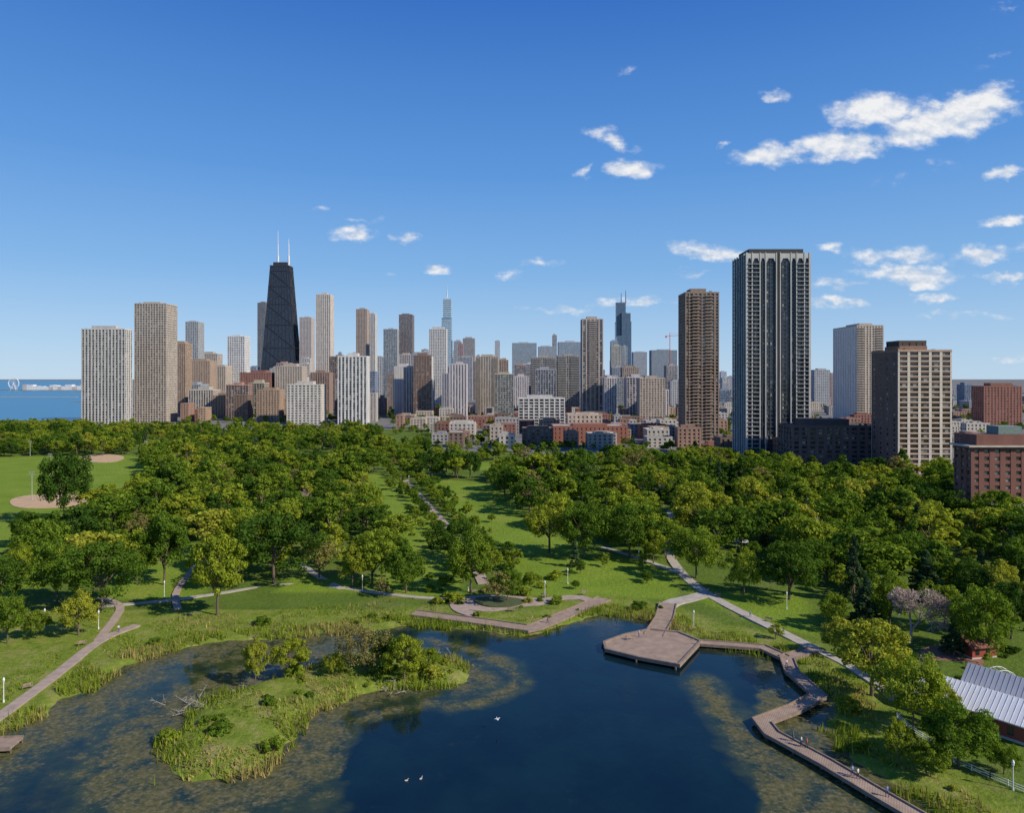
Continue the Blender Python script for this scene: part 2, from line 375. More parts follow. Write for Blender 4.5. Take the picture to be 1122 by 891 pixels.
# ---------------------------------------------------------------- buildings
foot=[]
def haze_tint(c,D,b=(.47,.55,.64)):  # aerial haze painted into the base colour, stronger with distance
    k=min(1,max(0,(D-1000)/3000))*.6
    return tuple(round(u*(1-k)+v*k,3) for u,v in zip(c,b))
def building(name,x0,x1,y0,y1,h,wall,fh=3.2,bay=4.0,pier=0.35,span=0.35,tint=(0.03,0.04,0.05),blinds=0.25,pent=True,proud=0.35,balc=None,sidewall=None,roof=None,pwall=None):
    foot.append((x0,x1,y0,y1)); e=empty(name,((x0+x1)/2,(y0+y1)/2,0))
    wall=haze_tint(wall,y0); tint=haze_tint(tint,y0,(.26,.36,.47))
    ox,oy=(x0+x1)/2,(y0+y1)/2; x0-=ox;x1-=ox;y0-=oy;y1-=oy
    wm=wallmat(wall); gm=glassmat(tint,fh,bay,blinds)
    g=MB(); g.box(x0+proud+.15,x1-proud-.15,y0+proud+.15,y1-proud-.15,0,h-0.2); g.obj('windows',[gm],e)
    w=MB(); nf=max(2,int(round(h/fh))); fh=h/nf; th=fh*span
    pm=1 if pwall else 0
    for i in range(0,nf+1):
        z=i*fh; top=min(h,z+th*0.5); w.box(x0+.12,x1-.12,y0+.12,y1-.12,max(0,z-th*.5),top)
    def piers(a,b):
        n=max(1,int(round((b-a)/bay))); bb=(b-a)/n; r=[]
        for i in range(n+1):
            c=a+i*bb; hw=bb*pier*.5*(1.3 if i in(0,n) else 1)
            r.append((max(a,c-hw),min(b,c+hw)))
        return r
    for a,b in piers(x0,x1):
        for q0,q1 in ((y0,y0+proud+.4),(y1-proud-.4,y1)): w.box(a,b,q0,q1,0,h+0.3,pm)
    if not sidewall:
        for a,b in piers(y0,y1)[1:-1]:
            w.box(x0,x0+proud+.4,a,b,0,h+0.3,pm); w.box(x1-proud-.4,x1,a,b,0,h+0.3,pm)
    w.box(x0-.06,x1+.06,y0-.06,y0+.5,h-.4,h+1.1); w.box(x0-.06,x1+.06,y1-.5,y1+.06,h-.4,h+1.1)
    w.box(x0-.06,x0+.5,y0+.52,y1-.52,h-.4,h+1.1); w.box(x1-.5,x1+.06,y0+.52,y1-.52,h-.4,h+1.1)
    if balc:
        for (fa,fb) in balc:
            for i in range(1,nf):
                z=i*fh; a=x0+(x1-x0)*fa;b=x0+(x1-x0)*fb
                w.box(a,b,y0-1.5,y0-.1,z-.12,z+.12); w.box(a,b,y0-1.5,y0-1.42,z+.13,z+1.0)
    w.obj('walls',[wm,wallmat(pwall)] if pwall else [wm],e)
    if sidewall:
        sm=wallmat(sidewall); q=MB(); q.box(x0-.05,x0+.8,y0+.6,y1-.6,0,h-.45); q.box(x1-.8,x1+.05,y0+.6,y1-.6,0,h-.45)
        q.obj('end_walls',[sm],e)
        q=MB(); nn=max(2,int((y1-y0)/7))
        for j in range(nn):
            yc=y0+(y1-y0)*(j+.5)/nn
            for i in range(1,nf): 
                for sx_ in(x0-.09,x1+.01): q.box(sx_,sx_+.08,yc-.9,yc+.9,i*fh-fh*.65,i*fh-fh*.2)
        q.obj('side_windows',[gm],e)
    r=MB(); r.box(x0+.5,x1-.5,y0+.5,y1-.5,h+.32,h+.4,0)
    if pent:
        W=x1-x0;Dd=y1-y0; rr=random.Random(int(ox*7+oy))
        a=x0+W*rr.uniform(.15,.35);b=x1-W*rr.uniform(.15,.35); hh=rr.uniform(3.5,6) if h>25 else rr.uniform(2,3)
        r.box(a,b,y0+Dd*.25,y1-Dd*.2,h+.41,h+hh,1)
        for k_ in range(4):
            u=rr.uniform(x0+2,x1-4); v=rr.uniform(y0+1.5,y0+Dd*.2+1.6); r.box(u,u+rr.uniform(1,2.5),v,v+1.5,h+.41,h+rr.uniform(1.2,2.6),1)
        if rr.random()<.3: u=rr.uniform(a,b); r.tube((u,0,h+hh),(u,0,h+hh+rr.uniform(3,8)),.15,.06,4,1)
    r.obj('roof',[roof or ROOF,wallmat(tuple(x*.85 for x in wall))],e)
    return e
def B(name,l,r,top,D,dep,wall,**k):
    return building(name,XD(l,D),XD(r,D),D,D+dep,ZD(top,D),wall,**k)
W_=(0.60,0.57,0.53); BG=(0.46,0.39,0.32); TAN=(0.38,0.27,0.19); BRN=(0.19,0.13,0.10); BRK=(0.27,0.12,0.09); GRY=(0.36,0.37,0.38); PK=(0.48,0.40,0.36)
BL=(0.06,0.11,0.16)
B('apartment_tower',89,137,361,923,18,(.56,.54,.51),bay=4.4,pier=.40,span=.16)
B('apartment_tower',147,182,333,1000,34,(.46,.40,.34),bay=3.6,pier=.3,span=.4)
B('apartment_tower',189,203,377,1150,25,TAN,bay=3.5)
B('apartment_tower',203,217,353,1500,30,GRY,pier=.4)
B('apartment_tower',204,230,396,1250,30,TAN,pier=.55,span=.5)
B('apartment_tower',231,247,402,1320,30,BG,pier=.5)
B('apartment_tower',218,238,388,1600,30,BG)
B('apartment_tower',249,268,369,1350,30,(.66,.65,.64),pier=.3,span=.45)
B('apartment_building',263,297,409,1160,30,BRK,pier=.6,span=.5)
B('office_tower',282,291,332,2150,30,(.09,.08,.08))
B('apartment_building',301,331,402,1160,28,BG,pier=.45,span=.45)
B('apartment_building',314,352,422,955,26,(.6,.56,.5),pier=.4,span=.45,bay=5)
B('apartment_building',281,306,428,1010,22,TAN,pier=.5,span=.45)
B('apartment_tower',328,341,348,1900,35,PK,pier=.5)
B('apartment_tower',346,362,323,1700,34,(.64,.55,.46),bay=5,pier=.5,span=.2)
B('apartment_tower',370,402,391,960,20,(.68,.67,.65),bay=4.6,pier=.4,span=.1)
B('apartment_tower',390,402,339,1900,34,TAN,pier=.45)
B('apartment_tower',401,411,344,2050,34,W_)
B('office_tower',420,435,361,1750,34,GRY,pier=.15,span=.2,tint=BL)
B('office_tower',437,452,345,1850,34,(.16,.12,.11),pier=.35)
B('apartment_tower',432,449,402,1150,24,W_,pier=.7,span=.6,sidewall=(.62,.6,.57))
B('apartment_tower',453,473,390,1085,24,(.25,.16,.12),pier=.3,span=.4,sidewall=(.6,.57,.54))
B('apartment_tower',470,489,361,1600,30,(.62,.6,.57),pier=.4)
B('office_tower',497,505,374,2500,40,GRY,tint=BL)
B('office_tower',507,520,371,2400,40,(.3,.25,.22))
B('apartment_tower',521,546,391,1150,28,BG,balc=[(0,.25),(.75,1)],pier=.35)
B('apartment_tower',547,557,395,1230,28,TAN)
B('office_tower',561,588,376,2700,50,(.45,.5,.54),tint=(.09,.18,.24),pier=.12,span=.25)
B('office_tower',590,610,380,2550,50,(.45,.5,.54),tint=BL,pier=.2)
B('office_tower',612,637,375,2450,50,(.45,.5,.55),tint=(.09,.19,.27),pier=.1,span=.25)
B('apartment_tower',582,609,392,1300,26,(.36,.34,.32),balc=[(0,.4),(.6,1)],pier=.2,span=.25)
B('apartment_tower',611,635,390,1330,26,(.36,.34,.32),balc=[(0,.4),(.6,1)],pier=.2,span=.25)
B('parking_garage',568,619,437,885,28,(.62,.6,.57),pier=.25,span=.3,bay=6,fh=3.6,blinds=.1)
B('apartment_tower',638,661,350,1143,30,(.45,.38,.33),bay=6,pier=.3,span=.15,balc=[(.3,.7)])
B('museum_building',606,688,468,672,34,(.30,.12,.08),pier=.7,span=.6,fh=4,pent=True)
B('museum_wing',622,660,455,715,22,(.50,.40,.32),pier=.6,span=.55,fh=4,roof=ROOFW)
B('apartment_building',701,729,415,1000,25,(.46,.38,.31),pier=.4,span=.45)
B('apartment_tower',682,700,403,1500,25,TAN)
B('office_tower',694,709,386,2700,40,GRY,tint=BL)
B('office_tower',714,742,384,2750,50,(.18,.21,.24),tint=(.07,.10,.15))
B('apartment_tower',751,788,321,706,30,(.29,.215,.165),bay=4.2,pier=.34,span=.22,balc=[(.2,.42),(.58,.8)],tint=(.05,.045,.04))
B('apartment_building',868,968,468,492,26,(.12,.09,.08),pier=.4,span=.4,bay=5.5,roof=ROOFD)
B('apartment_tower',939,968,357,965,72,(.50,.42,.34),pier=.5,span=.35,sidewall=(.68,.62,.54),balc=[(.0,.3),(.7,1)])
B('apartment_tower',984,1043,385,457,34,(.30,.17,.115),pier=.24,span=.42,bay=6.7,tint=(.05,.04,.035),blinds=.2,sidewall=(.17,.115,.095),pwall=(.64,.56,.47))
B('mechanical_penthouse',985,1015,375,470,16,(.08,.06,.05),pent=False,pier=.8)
mb=MB(); x0=XD(984,457); x1=XD(1043,457)
for i in range(int(ZD(385,457)/3.2)): mb.box(x0+.03,x1-.03,456.93,457.3,i*3.24+2.9,i*3.24+3.35)
mb.obj('floor_band_trim',[wallmat((.64,.56,.47))])
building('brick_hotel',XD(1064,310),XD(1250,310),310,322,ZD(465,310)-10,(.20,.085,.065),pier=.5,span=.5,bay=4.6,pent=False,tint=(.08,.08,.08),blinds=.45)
mb=MB(); x0=XD(1063,309);x1=XD(1251,309); hh=ZD(465,310)
mb.box(x0-.6,x1,308.6,323,hh-10.2+0.5,hh-9,0)
mb.box(x0+4,x1,311,321,hh-8.9,hh-4.5,1); mb.box(x0+14,x0+24,312,320,hh-4.4,hh-1,2); mb.box(x0-.5,x1,308.7,309.5,0,7,0); 
mb.obj('hotel_cornice',[wallmat((.5,.45,.38)),wallmat((.2,.085,.065)),simple('copper_roof',(.16,.22,.2))])
def dark_tower():
    D=533; x0=XD(818,D);x1=XD(887,D);h=ZD(280,D); dep=32
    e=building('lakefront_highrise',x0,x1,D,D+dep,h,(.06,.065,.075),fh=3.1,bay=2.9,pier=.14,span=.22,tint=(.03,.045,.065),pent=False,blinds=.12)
    Wd=x1-x0; wm=wallmat((.50,.49,.47)); dm=wallmat((.05,.05,.05))
    w=MB(); ox=-Wd/2; oy=-dep/2
    for f in (0.0,.085,.21,.30,.47,.53,.70,.79,.915,1.0):
        a=ox+Wd*f; hw=.34 if f not in(0,1) else .7
        w.box(a-hw,a+hw,oy-.9,oy+.3,0,h+2.2)
    for f in (0.15,.32,.5,.68,.85,1.0):
        a=oy+dep*f; w.box(ox-.7,ox+.3,a-.45,a+.45,0,h+2.2); w.box(ox+Wd-.3,ox+Wd+.7,a-.45,a+.45,0,h+2.2)
    for f0,f1 in((0.0,.085),(.085,.21),(.21,.30),(.30,.47),(.53,.70),(.70,.79),(.79,.915),(.915,1.0)):
        a=ox+Wd*f0+.5;b=ox+Wd*f1-.5
        for i in range(3):
            u=(3-i)*.07*(b-a); w.box(a,a+u,oy-.6,oy-.2,h-3-i*1.0,h-2.02-i*1.0) ; w.box(b-u,b,oy-.6,oy-.2,h-3-i*1.0,h-2.02-i*1.0)
        w.box(a,b,oy-.62,oy-.2,h-2,h+1.6)
    nf=int(h/3.1); fh=h/nf
    for (f0,f1) in((0,.085),(.085,.21),(.79,.915),(.915,1)):
        for i in range(2,nf-1): 
            a=ox+Wd*f0+.6;b=ox+Wd*f1-.6; w.box(a,b,oy-1.5,oy-.1,i*fh-.1,i*fh+.22)
    w.obj('white_piers',[wm],e)
    q=MB(); q.box(ox+Wd*.475,ox+Wd*.525,oy-.5,oy+.2,0,h+3); q.box(ox+3,ox+Wd-3,oy+4,oy+dep-4,h+.5,h+5.5); q.obj('crown_penthouse',[dm],e)
dark_tower()
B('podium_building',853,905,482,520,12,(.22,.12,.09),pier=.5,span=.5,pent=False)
def hancock():
    D=1900; e=empty('tapered_braced_skyscraper',(XD(304.5,D),D+30,0)); h=ZD(291,D); wb=XD(326,D)-XD(283,D); wt=XD(317,D)-XD(294,D)-6
    bm=wallmat((.035,.038,.05),.6)
    g=MB(); g.frust(-wb/2,wb/2,-28,28,0,-wt/2,wt/2,-17,17,h); g.obj('windows',[glassmat((.035,.045,.065),3.6,4,0,.3)],e)
    w=MB()
    def P(u,z,face=0):
        k=z/h; hw=wb/2+(wt/2-wb/2)*k; hd=28-11*k
        return (u*hw,-hd-.4,z) if face==0 else (hw+.4,-u*hd,z)
    for fc in(0,1):
        for i in range(9):
            u=-1+i/4; w.tube(P(u,0,fc),P(u,h,fc),.9,.7,4)
        nb=6; hs=[0]
        for i in range(nb): hs.append(hs[-1]+(1-.09*i)); 
        hs=[q/hs[-1]*h*.97 for q in hs]
        for a,b in zip(hs[:-1],hs[1:]):
            w.tube(P(-1,a,fc),P(1,b,fc),1.5,1.5,4); w.tube(P(1,a,fc),P(-1,b,fc),1.5,1.5,4); w.tube(P(-1,b,fc),P(1,b,fc),1.6,1.6,4)
    w.box(-wt/2-1,wt/2+1,-18,18,h,h+3); w.box(-wt/2+6,wt/2-6,-12,12,h+3.01,h+12)
    w.obj('bracing_frame',[bm],e)
    a=MB()
    for px_,t_ in((300.5,250),(312.5,259)):
        x=XD(px_,D)-XD(304.5,D); zz=ZD(t_,D); a.tube((x,0,h+3),(x,0,h+30),2.6,2.6,8); a.tube((x,0,h+30),(x,0,h+60),1.5,1.3,8); a.tube((x,0,h+60),(x,0,zz),.9,.5,8)
    a.obj('antennas',[simple('antenna_white',(.7,.7,.7))],e)
hancock()
def willis():
    D=3600; e=empty('stepped_tube_skyscraper',(XD(684,D),D+40,0)); bm=wallmat((.09,.14,.20),.5)
    u=XD(692,D)-XD(676,D); a=u/3; w=MB(); g=MB()
    tops={(0,0):.62,(2,2):.62,(0,2):.78,(2,0):.78,(1,0):.88,(1,2):.88,(0,1):1,(1,1):1,(2,1):.88}
    h=ZD(331,D)
    for (i,j),k in tops.items():
        x=-u/2+i*a; y=-u/2+j*a; g.box(x+.3+i*.05,x+a-.3+i*.05,y+.3,y+a-.3,0,h*k)
        for s_ in range(0,int(h*k/12)): w.box(x+.05,x+a-.05,y+.05,y+a-.05,s_*12,s_*12+3)
        w.box(x+.02,x+a-.02,y+.02,y+a-.02,h*k-8,h*k+1)
    g.obj('windows',[glassmat((.09,.15,.23),4,4,0)],e)
    for px_,t_ in((682,320),(687,317)):
        x=XD(px_,D)-XD(684,D); w.tube((x,0,h),(x,0,ZD(t_,D)),2.6,1.2,6)
    w.obj('frame',[bm],e)
willis()
def trump():
    D=2765; e=empty('glass_spire_skyscraper',(XD(489,D),D+30,0)); bm=wallmat((.55,.65,.72),.4); g=MB();w=MB()
    for l,r,t,d in((483,494.5,372,44),(483.5,494.5,348,38),(485,494,327,30)):
        x0=XD(l,D)-XD(489,D);x1=XD(r,D)-XD(489,D);z=ZD(t,D); g.box(x0,x1,-d/2,d/2,0,z)
        n=int(z/4); 
        for i in range(0,n,2): w.box(x0-.3,x1+.3,-d/2-.3,d/2+.3,i*4,i*4+2.6)
    h=ZD(327,D); w.box(-8,8,-8,8,h,h+7); w.tube((0,0,h+7),(0,0,ZD(311,D)),2.5,.5,8)
    g.obj('windows',[glassmat((.2,.33,.43),4,4,0)],e); w.obj('frame',[bm],e)
trump()
env=[(186,400),(250,396),(300,392),(350,384),(420,384),(470,378),(500,382),(540,386),(600,384),(640,386),(680,388),(740,396),(790,404),(840,408),(905,402),(940,412),(1000,414),(1060,419),(1130,422),(1300,424)]
def envy(p):
    for (a,b),(c,d) in zip(env[:-1],env[1:]):
        if a<=p<=c: return b+(d-b)*(p-a)/(c-a)
    return 422
def clash(x0,x1,y0,y1,m=4):
    for a in foot:
        if x0-m<a[1] and x1+m>a[0] and y0-m<a[3] and y1+m>a[2]: return True
    return False
cols=[W_,BG,TAN,GRY,PK,(.30,.2,.15),(.42,.42,.42),(.5,.46,.42),(.3,.34,.38),(.55,.52,.5),(.30,.17,.13),(.15,.13,.13),(.22,.27,.33)]
nfil=0
for k in range(1400):
    D=random.choice([random.uniform(1050,1800),random.uniform(1500,3200),random.uniform(2600,4600)]); p=random.uniform(188,1128)
    if p>745: D=random.uniform(1300,4500)
    w=random.uniform(18,40); d=random.uniform(18,34)
    x=XD(p,D); 
    if clash(x,x+w,D,D+d): continue
    base=envy(p); top=base+abs(random.gauss(0,14))+random.uniform(0,8)
    if D<1500: top=base+random.uniform(18,42)
    if random.random()<.1 and D>1900 and p<740: top=base-random.uniform(3,18); w*=.75
    h=ZD(top,D)
    if h<9: h=random.uniform(9,16)
    c=random.choice(cols)
    ti=random.choice([(.03,.04,.05),(.04,.07,.1),(.07,.12,.17)])
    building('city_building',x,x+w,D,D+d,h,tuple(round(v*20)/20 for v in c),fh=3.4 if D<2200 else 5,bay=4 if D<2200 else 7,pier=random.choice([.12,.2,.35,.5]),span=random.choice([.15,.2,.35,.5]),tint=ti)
    nfil+=1
    if nfil>330: break
for k in range(700):
    if k<380: p=random.uniform(428,745); D=random.choice([random.uniform(625,900),random.uniform(850,1250)]); h=random.uniform(7,17)
    elif k<480: p=random.uniform(190,430); D=random.uniform(1000,1250); h=random.uniform(12,40)
    else: p=random.uniform(760,1300); D=random.uniform(580,2400); h=random.uniform(8,17)
    w=random.uniform(9,28); d=random.uniform(10,22); x=XD(p,D)
    if p<470 and D<860: continue
    if clash(x,x+w,D,D+d,5): continue
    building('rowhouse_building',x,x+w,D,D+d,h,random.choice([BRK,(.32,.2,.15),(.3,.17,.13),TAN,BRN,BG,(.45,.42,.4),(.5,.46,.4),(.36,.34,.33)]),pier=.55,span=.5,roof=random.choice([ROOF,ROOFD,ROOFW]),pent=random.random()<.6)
for a in [(770,800,488,640,20),(905,955,520,470,12),(450,480,452,990,20),(1047,1075,432,880,25),(1078,1120,424,930,25)]:
    if not clash(XD(a[0],a[3]),XD(a[1],a[3]),a[3],a[3]+a[4],0):
        B('brick_building',*a,BRK,pier=.55,span=.5)
D=3800
mb=MB(); mb.box(XD(-80,D),XD(96,D),D-40,D+60,-2,1.2,0)
for k in range(16):
    p=26+k*4.2; w=random.uniform(14,40); x=XD(p,D); mb.box(x,x+w,D-10+k*.2,D+20+k*.2,1.2,random.uniform(14,30),1+(k%3==0))
mb.obj('lake_pier',[simple('pier_ground',(.16,.2,.16)),wallmat((.66,.68,.7)),wallmat((.5,.45,.42))])
e=empty('ferris_wheel',(XD(15,D),D,0)); R=27; cz=36
mb=MB()
for i in range(28):
    a=2*math.pi*i/28;b=2*math.pi*(i+1)/28
    for y in(-2,2): mb.tube((R*math.cos(a),y,cz+R*math.sin(a)),(R*math.cos(b),y,cz+R*math.sin(b)),.9,.9,4)
    if i%2==0: mb.tube((0,0,cz),(R*math.cos(a),0,cz+R*math.sin(a)),.45,.45,4); mb.box(R*math.cos(a)-1.4,R*math.cos(a)+1.4,-1.5,1.5,cz+R*math.sin(a)-4,cz+R*math.sin(a)-1)
mb.obj('wheel',[simple('white_steel',(.75,.75,.75))],e)
mb=MB()
for y in(-5,5):
    for x in(-14,14): mb.tube((x,y,1),(0,y*.5,cz),1.1,.9,6)
mb.obj('support_legs',[simple('white_steel2',(.75,.75,.75))],e)
mb=MB(); mb.box(XD(-100,2400),XD(84,2400),2400,2406,-2,.8); mb.obj('breakwater',[simple('breakwater_stone',(.4,.38,.35))])
# ---------------------------------------------------------------- trees
def leaves(C,N,size):
    n=len(C); r=rng.normal(size=(n,3)); T=np.cross(N,r); T/=np.linalg.norm(T,axis=1)[:,None]+1e-9; Bn=np.cross(N,T)
    s=size[:,None]; V=np.stack([C+T*s,C+Bn*s*.8,C-T*s,C-Bn*s*.8],1).reshape(-1,3)
    return V
def mk_tree(name,h,R,czf,rz,nc,lpc,crf,leaf,ls=.36,shape='round',droop=0):
    mb=MB(); clumps=[]
    cz=h*czf; ph=rng.uniform(0,6.28)
    for i in range(nc):
        while True:
            d=rng.normal(size=3); d/=np.linalg.norm(d)
            if d[2]>-.75: break
        f=rng.uniform(.45,1)**.6; p=d*f; 
        if shape=='cone':
            zz=rng.uniform(-1,1); rr=(1-(zz+1)/2)*.95+.05; a=rng.uniform(0,6.28); q=rng.uniform(.5,1); p=np.array([math.cos(a)*rr*q,math.sin(a)*rr*q,zz])
        elif shape=='oval': p[:2]*=(1-.35*max(0,p[2]))
        lump=1+.22*math.sin(3*math.atan2(p[1],p[0])+ph)+.14*math.sin(5*math.atan2(p[1],p[0])+2*p[2]*3+ph)
        c=np.array([p[0]*R*lump,p[1]*R*lump,cz+p[2]*rz*(1+.15*math.sin(4*math.atan2(p[1],p[0])+2*ph))]); cr=R*crf*rng.uniform(.65,1.4)
        if shape=='cone': cr*= (1.2-(p[2]+1)/2*.8)
        clumps.append((c,cr))
    Vs=[];
    for c,cr in clumps:
        n=int(lpc*rng.uniform(.7,1.2)); d=rng.normal(size=(n,3)); d[:,2]=d[:,2]*.9+.4; d/=np.linalg.norm(d,axis=1)[:,None]
        rad=cr*rng.uniform(.6,1.08,size=n)[:,None]; C=c+d*rad*np.array([1,1,.75]); C[:,2]-=droop*rng.uniform(0,1,n)*cr
        N=d+rng.normal(size=(n,3))*.36; N/=np.linalg.norm(N,axis=1)[:,None]
        Vs.append(leaves(C,N,ls*rng.uniform(.6,1.25,size=n)))
    r0=h*.024
    mb.tube((0,0,-.3),(0.1,0,h*.22),r0,r0*.8,7,0,False); mb.tube((.1,0,h*.22),(.0,.15,cz+rz*.3),r0*.8,r0*.3,6,0,False)
    for i in range(9):
        c,cr=clumps[i]; z=h*rng.uniform(.18,.4); mid=(c[0]*.45,c[1]*.45,z+(c[2]-z)*.6)
        mb.tube((.05,0,z),mid,r0*.5,r0*.32,5,0,False); mb.tube(mid,tuple(c),r0*.32,r0*.1,4,0,False)
    V1=np.array(mb.v); Vl=np.concatenate(Vs); n1=len(V1); nl=len(Vl)//4
    Q1=np.array([f for f in mb.f if len(f)==4]); Ql=np.arange(nl*4).reshape(-1,4)+n1
    return npmesh(name,np.concatenate([V1,Vl]),np.concatenate([Q1,Ql]),np.concatenate([np.zeros(len(Q1)),np.ones(nl)]),[BARK,leaf],None,False)
hero=[mk_tree('broadleaf_near%d'%i,15,6.9+.4*i,.58,5.6,72,160,.22,LEAF,.27) for i in range(5)]
heroY=[mk_tree('yellowgreen_near%d'%i,15,6.3,.58,5.8,68,140,.20,LEAFY,.26,droop=.5) for i in range(3)]
mass=[mk_tree('broadleaf%d'%i,15,[6.4,7,5.4,7.6,6.2,4.8,6.8,5.8][i],.57,[5.8,5.2,6.6,4.8,6,7.0,5.4,6][i],[42,50,40,56,36,40,44,34][i],78,.27,LEAF,.42,shape=['round','oval'][i%2]) for i in range(8)]
massY=[mk_tree('yellowgreen%d'%i,15,5.8,.57,6,42,72,.25,LEAFY,.40) for i in range(3)]
massO=[mk_tree('olive%d'%i,15,5.9,.57,5.6,46,42,.22,LEAFO,.34) for i in range(1)]
conif=[mk_tree('conifer%d'%i,15,3.4,.54,6.8,90,60,.24,LEAFB,.34,shape='cone') for i in range(2)]
willow=mk_tree('willowy',13,6.2,.55,5,80,55,.15,LEAFO,.2,droop=1.5)
def mk_bare(name,h,mat,depth=6,seed=1,rmin=.045):
    mb=MB(); rr=random.Random(seed)
    def br(p,d,L,r,k):
        q=p+d*L; mb.tube(p,q,r,r*.68,5 if k<2 else 3,0,False)
        if k>=depth: return
        for i in range(3 if k<depth-1 else 5):
            nd=(d+Vector((rr.gauss(0,.52),rr.gauss(0,.52),rr.gauss(.06,.32)))).normalized(); br(q,nd,L*rr.uniform(.68,.9),max(r*.6,rmin),k+1)
    br(Vector((0,0,-.3)),Vector((.03,0,1)),h*.17,h*.022,0)
    V=np.array(mb.v)
    return npmesh(name,V,np.array([f for f in mb.f if len(f)==4]),None,[mat],None,False)
bare=mk_bare('bare',15,TWIG,7,3,.035); bare2=mk_bare('bare2',12,TWIG,5,5)
shrub=[mk_tree('shrubm%d'%i,3.0,2.0,.45,1.3,22,90,.34,[LEAF,LEAFY,LEAF][i],.2) for i in range(3)]
def place(name,me,x,y,h,parent=None,wf=1,z=0,href=15.0):
    o=bpy.data.objects.new(name,me); s_=h/href; o.location=(x,y,z); o.scale=(s_*wf,s_*wf*random.uniform(.88,1.12),s_); o.rotation_euler=(0,0,random.uniform(0,6.28)); link(o)
    if parent: o.parent=parent
    return o
hm={'g':hero,'y':heroY,'c':conif,'b':[bare],'b2':[bare2],'w':[willow],'o':massO}
T=[(865,658,66,70,'g'),(955,762,84,92,'y'),(998,705,92,112,'b'),(1078,722,78,68,'g'),(1000,800,80,66,'g'),(1050,842,74,76,'g'),(1030,800,56,46,'y'),
(763,634,58,54,'g'),(815,652,50,42,'g'),(936,660,72,36,'c'),(950,690,56,46,'c'),(1108,700,60,50,'g'),(905,640,50,44,'g'),(1058,662,50,50,'g'),(1015,655,50,44,'c'),
(516,650,66,52,'g'),(238,674,90,66,'y'),(70,574,82,52,'g'),(86,697,50,48,'y'),(112,668,76,74,'g'),(62,662,70,56,'g'),(22,640,44,38,'y'),(8,706,56,46,'g'),
(386,644,48,36,'y'),(350,634,46,44,'o'),(408,640,60,64,'g'),(445,650,50,44,'g'),(630,622,30,18,'c'),(716,618,38,32,'y'),(300,640,80,84,'g'),(262,628,70,60,'y'),(180,640,76,56,'g'),(150,640,62,54,'y'),
(280,750,50,30,'y'),(318,742,42,44,'y'),(400,738,62,60,'w'),(443,746,50,48,'y'),(425,735,40,36,'g'),(365,742,26,28,'y'),(470,735,24,28,'g'),(545,662,36,40,'o'),(556,660,34,34,'g'),(640,612,64,58,'g'),(690,612,60,60,'g'),(602,606,60,56,'y'),
(975,690,60,50,'g'),(985,745,40,36,'g'),(925,720,44,40,'y'),(420,655,24,20,'o'),(582,648,22,18,'g'),(850,700,16,16,'y'),(1118,650,60,60,'g'),(1000,628,44,50,'g'),(330,560,40,36,'b2'),(235,602,46,44,'b2'),
(1020,852,40,40,'g'),(40,700,30,30,'g'),(765,595,66,70,'y'),(915,690,40,34,'g'),(1035,690,50,44,'g'),(1045,720,40,36,'c'),(985,840,50,40,'y'),(1100,850,36,36,'g'),(1095,670,56,50,'y'),(500,618,50,44,'g'),(985,640,56,54,'g'),(730,612,44,40,'g'),(0,668,60,50,'g'),(30,600,40,34,'g')]
tp=[]
nm={'g':'broadleaf_tree','y':'yellow_green_tree','c':'conifer_tree','b':'bare_tree','b2':'bare_tree','w':'willow_tree','o':'olive_tree'}
for i,(a,b,hp,wp,kd) in enumerate(T):
    x,y=G(a,b); h=hp*y/F; 
    me=hm[kd][i%len(hm[kd])]; wm_=wp*y/F; wref={'g':16,'y':14.5,'c':8.5,'b':17,'b2':14,'w':15,'o':14}[kd]
    wf=wm_/(wref*h/15); place(nm[kd],me,x,y,h,None,max(.5,min(1.6,wf)),href={'b2':12,'w':13}.get(kd,15)); tp.append((x,y,wm_*.42))
reg=[G(*p) for p in [(-330,471),(415,472),(432,500),(600,503),(745,503),(790,503),(850,508),(905,522),(1060,528),(1062,572),(1250,590),(1500,690),(1500,780),(1122,708),(1050,688),(960,698),(905,668),(885,615),(740,606),(700,604),(560,592),(545,560),(455,622),(330,630),(140,628),(60,640),(-60,645),(-330,660)]]
massE=empty('park_trees')
cand=[]
gy=195.0
while gy<880:
    sp=10.0 if gy<450 else 11.4
    for gx in np.arange(-.86*gy-30,.9*gy+30,sp):
        cand.append((gx+random.uniform(-.48,.48)*sp,gy+random.uniform(-.48,.48)*sp))
    gy+=sp
CA=np.array(cand); X=CA[:,0];Y=CA[:,1]
ok=inside(X,Y,reg)
for l in lawns: ok&=~inside(X,Y,l)
ok&=dist(X,Y,alley,False)>9; ok&=dist(X,Y,path_w,False)>5
fr=np.sin(X*.045+2*np.sin(Y*.02))+np.sin(Y*.037+X*.02)+np.array([random.gauss(0,.6) for _ in X])
ok&=(fr>-1.0)|((X>60)&(fr>-1.8))
for a in foot:
    if a[2]<900: ok&=~((X>a[0]-6)&(X<a[1]+6)&(Y>a[2]-9)&(Y<a[3]+6))
cnt=0
for (x,y) in CA[ok]:
    if any((x-a)**2+(y-b)**2<(c+2.5)**2 for a,b,c in tp): continue
    r=random.random(); yl=.5+.5*math.sin(x*.03+y*.021+1)
    me=random.choice(mass) if r<.68+.14*yl else random.choice(massY) if r<.93 else random.choice(massO) if r<.955 else random.choice(conif) if r<.985 else bare2
    h=random.choice([random.uniform(5.5,9),random.uniform(9,13),random.uniform(12.5,17.5)])
    hr=12 if me is bare2 else 15
    if y>640: h*=.82
    if x>-90 and y>470: h*=.78
    place('tree',me,x,y,h,massE,random.uniform(.85,1.35),href=hr); cnt+=1
al2=chaikin(alley,2,False)
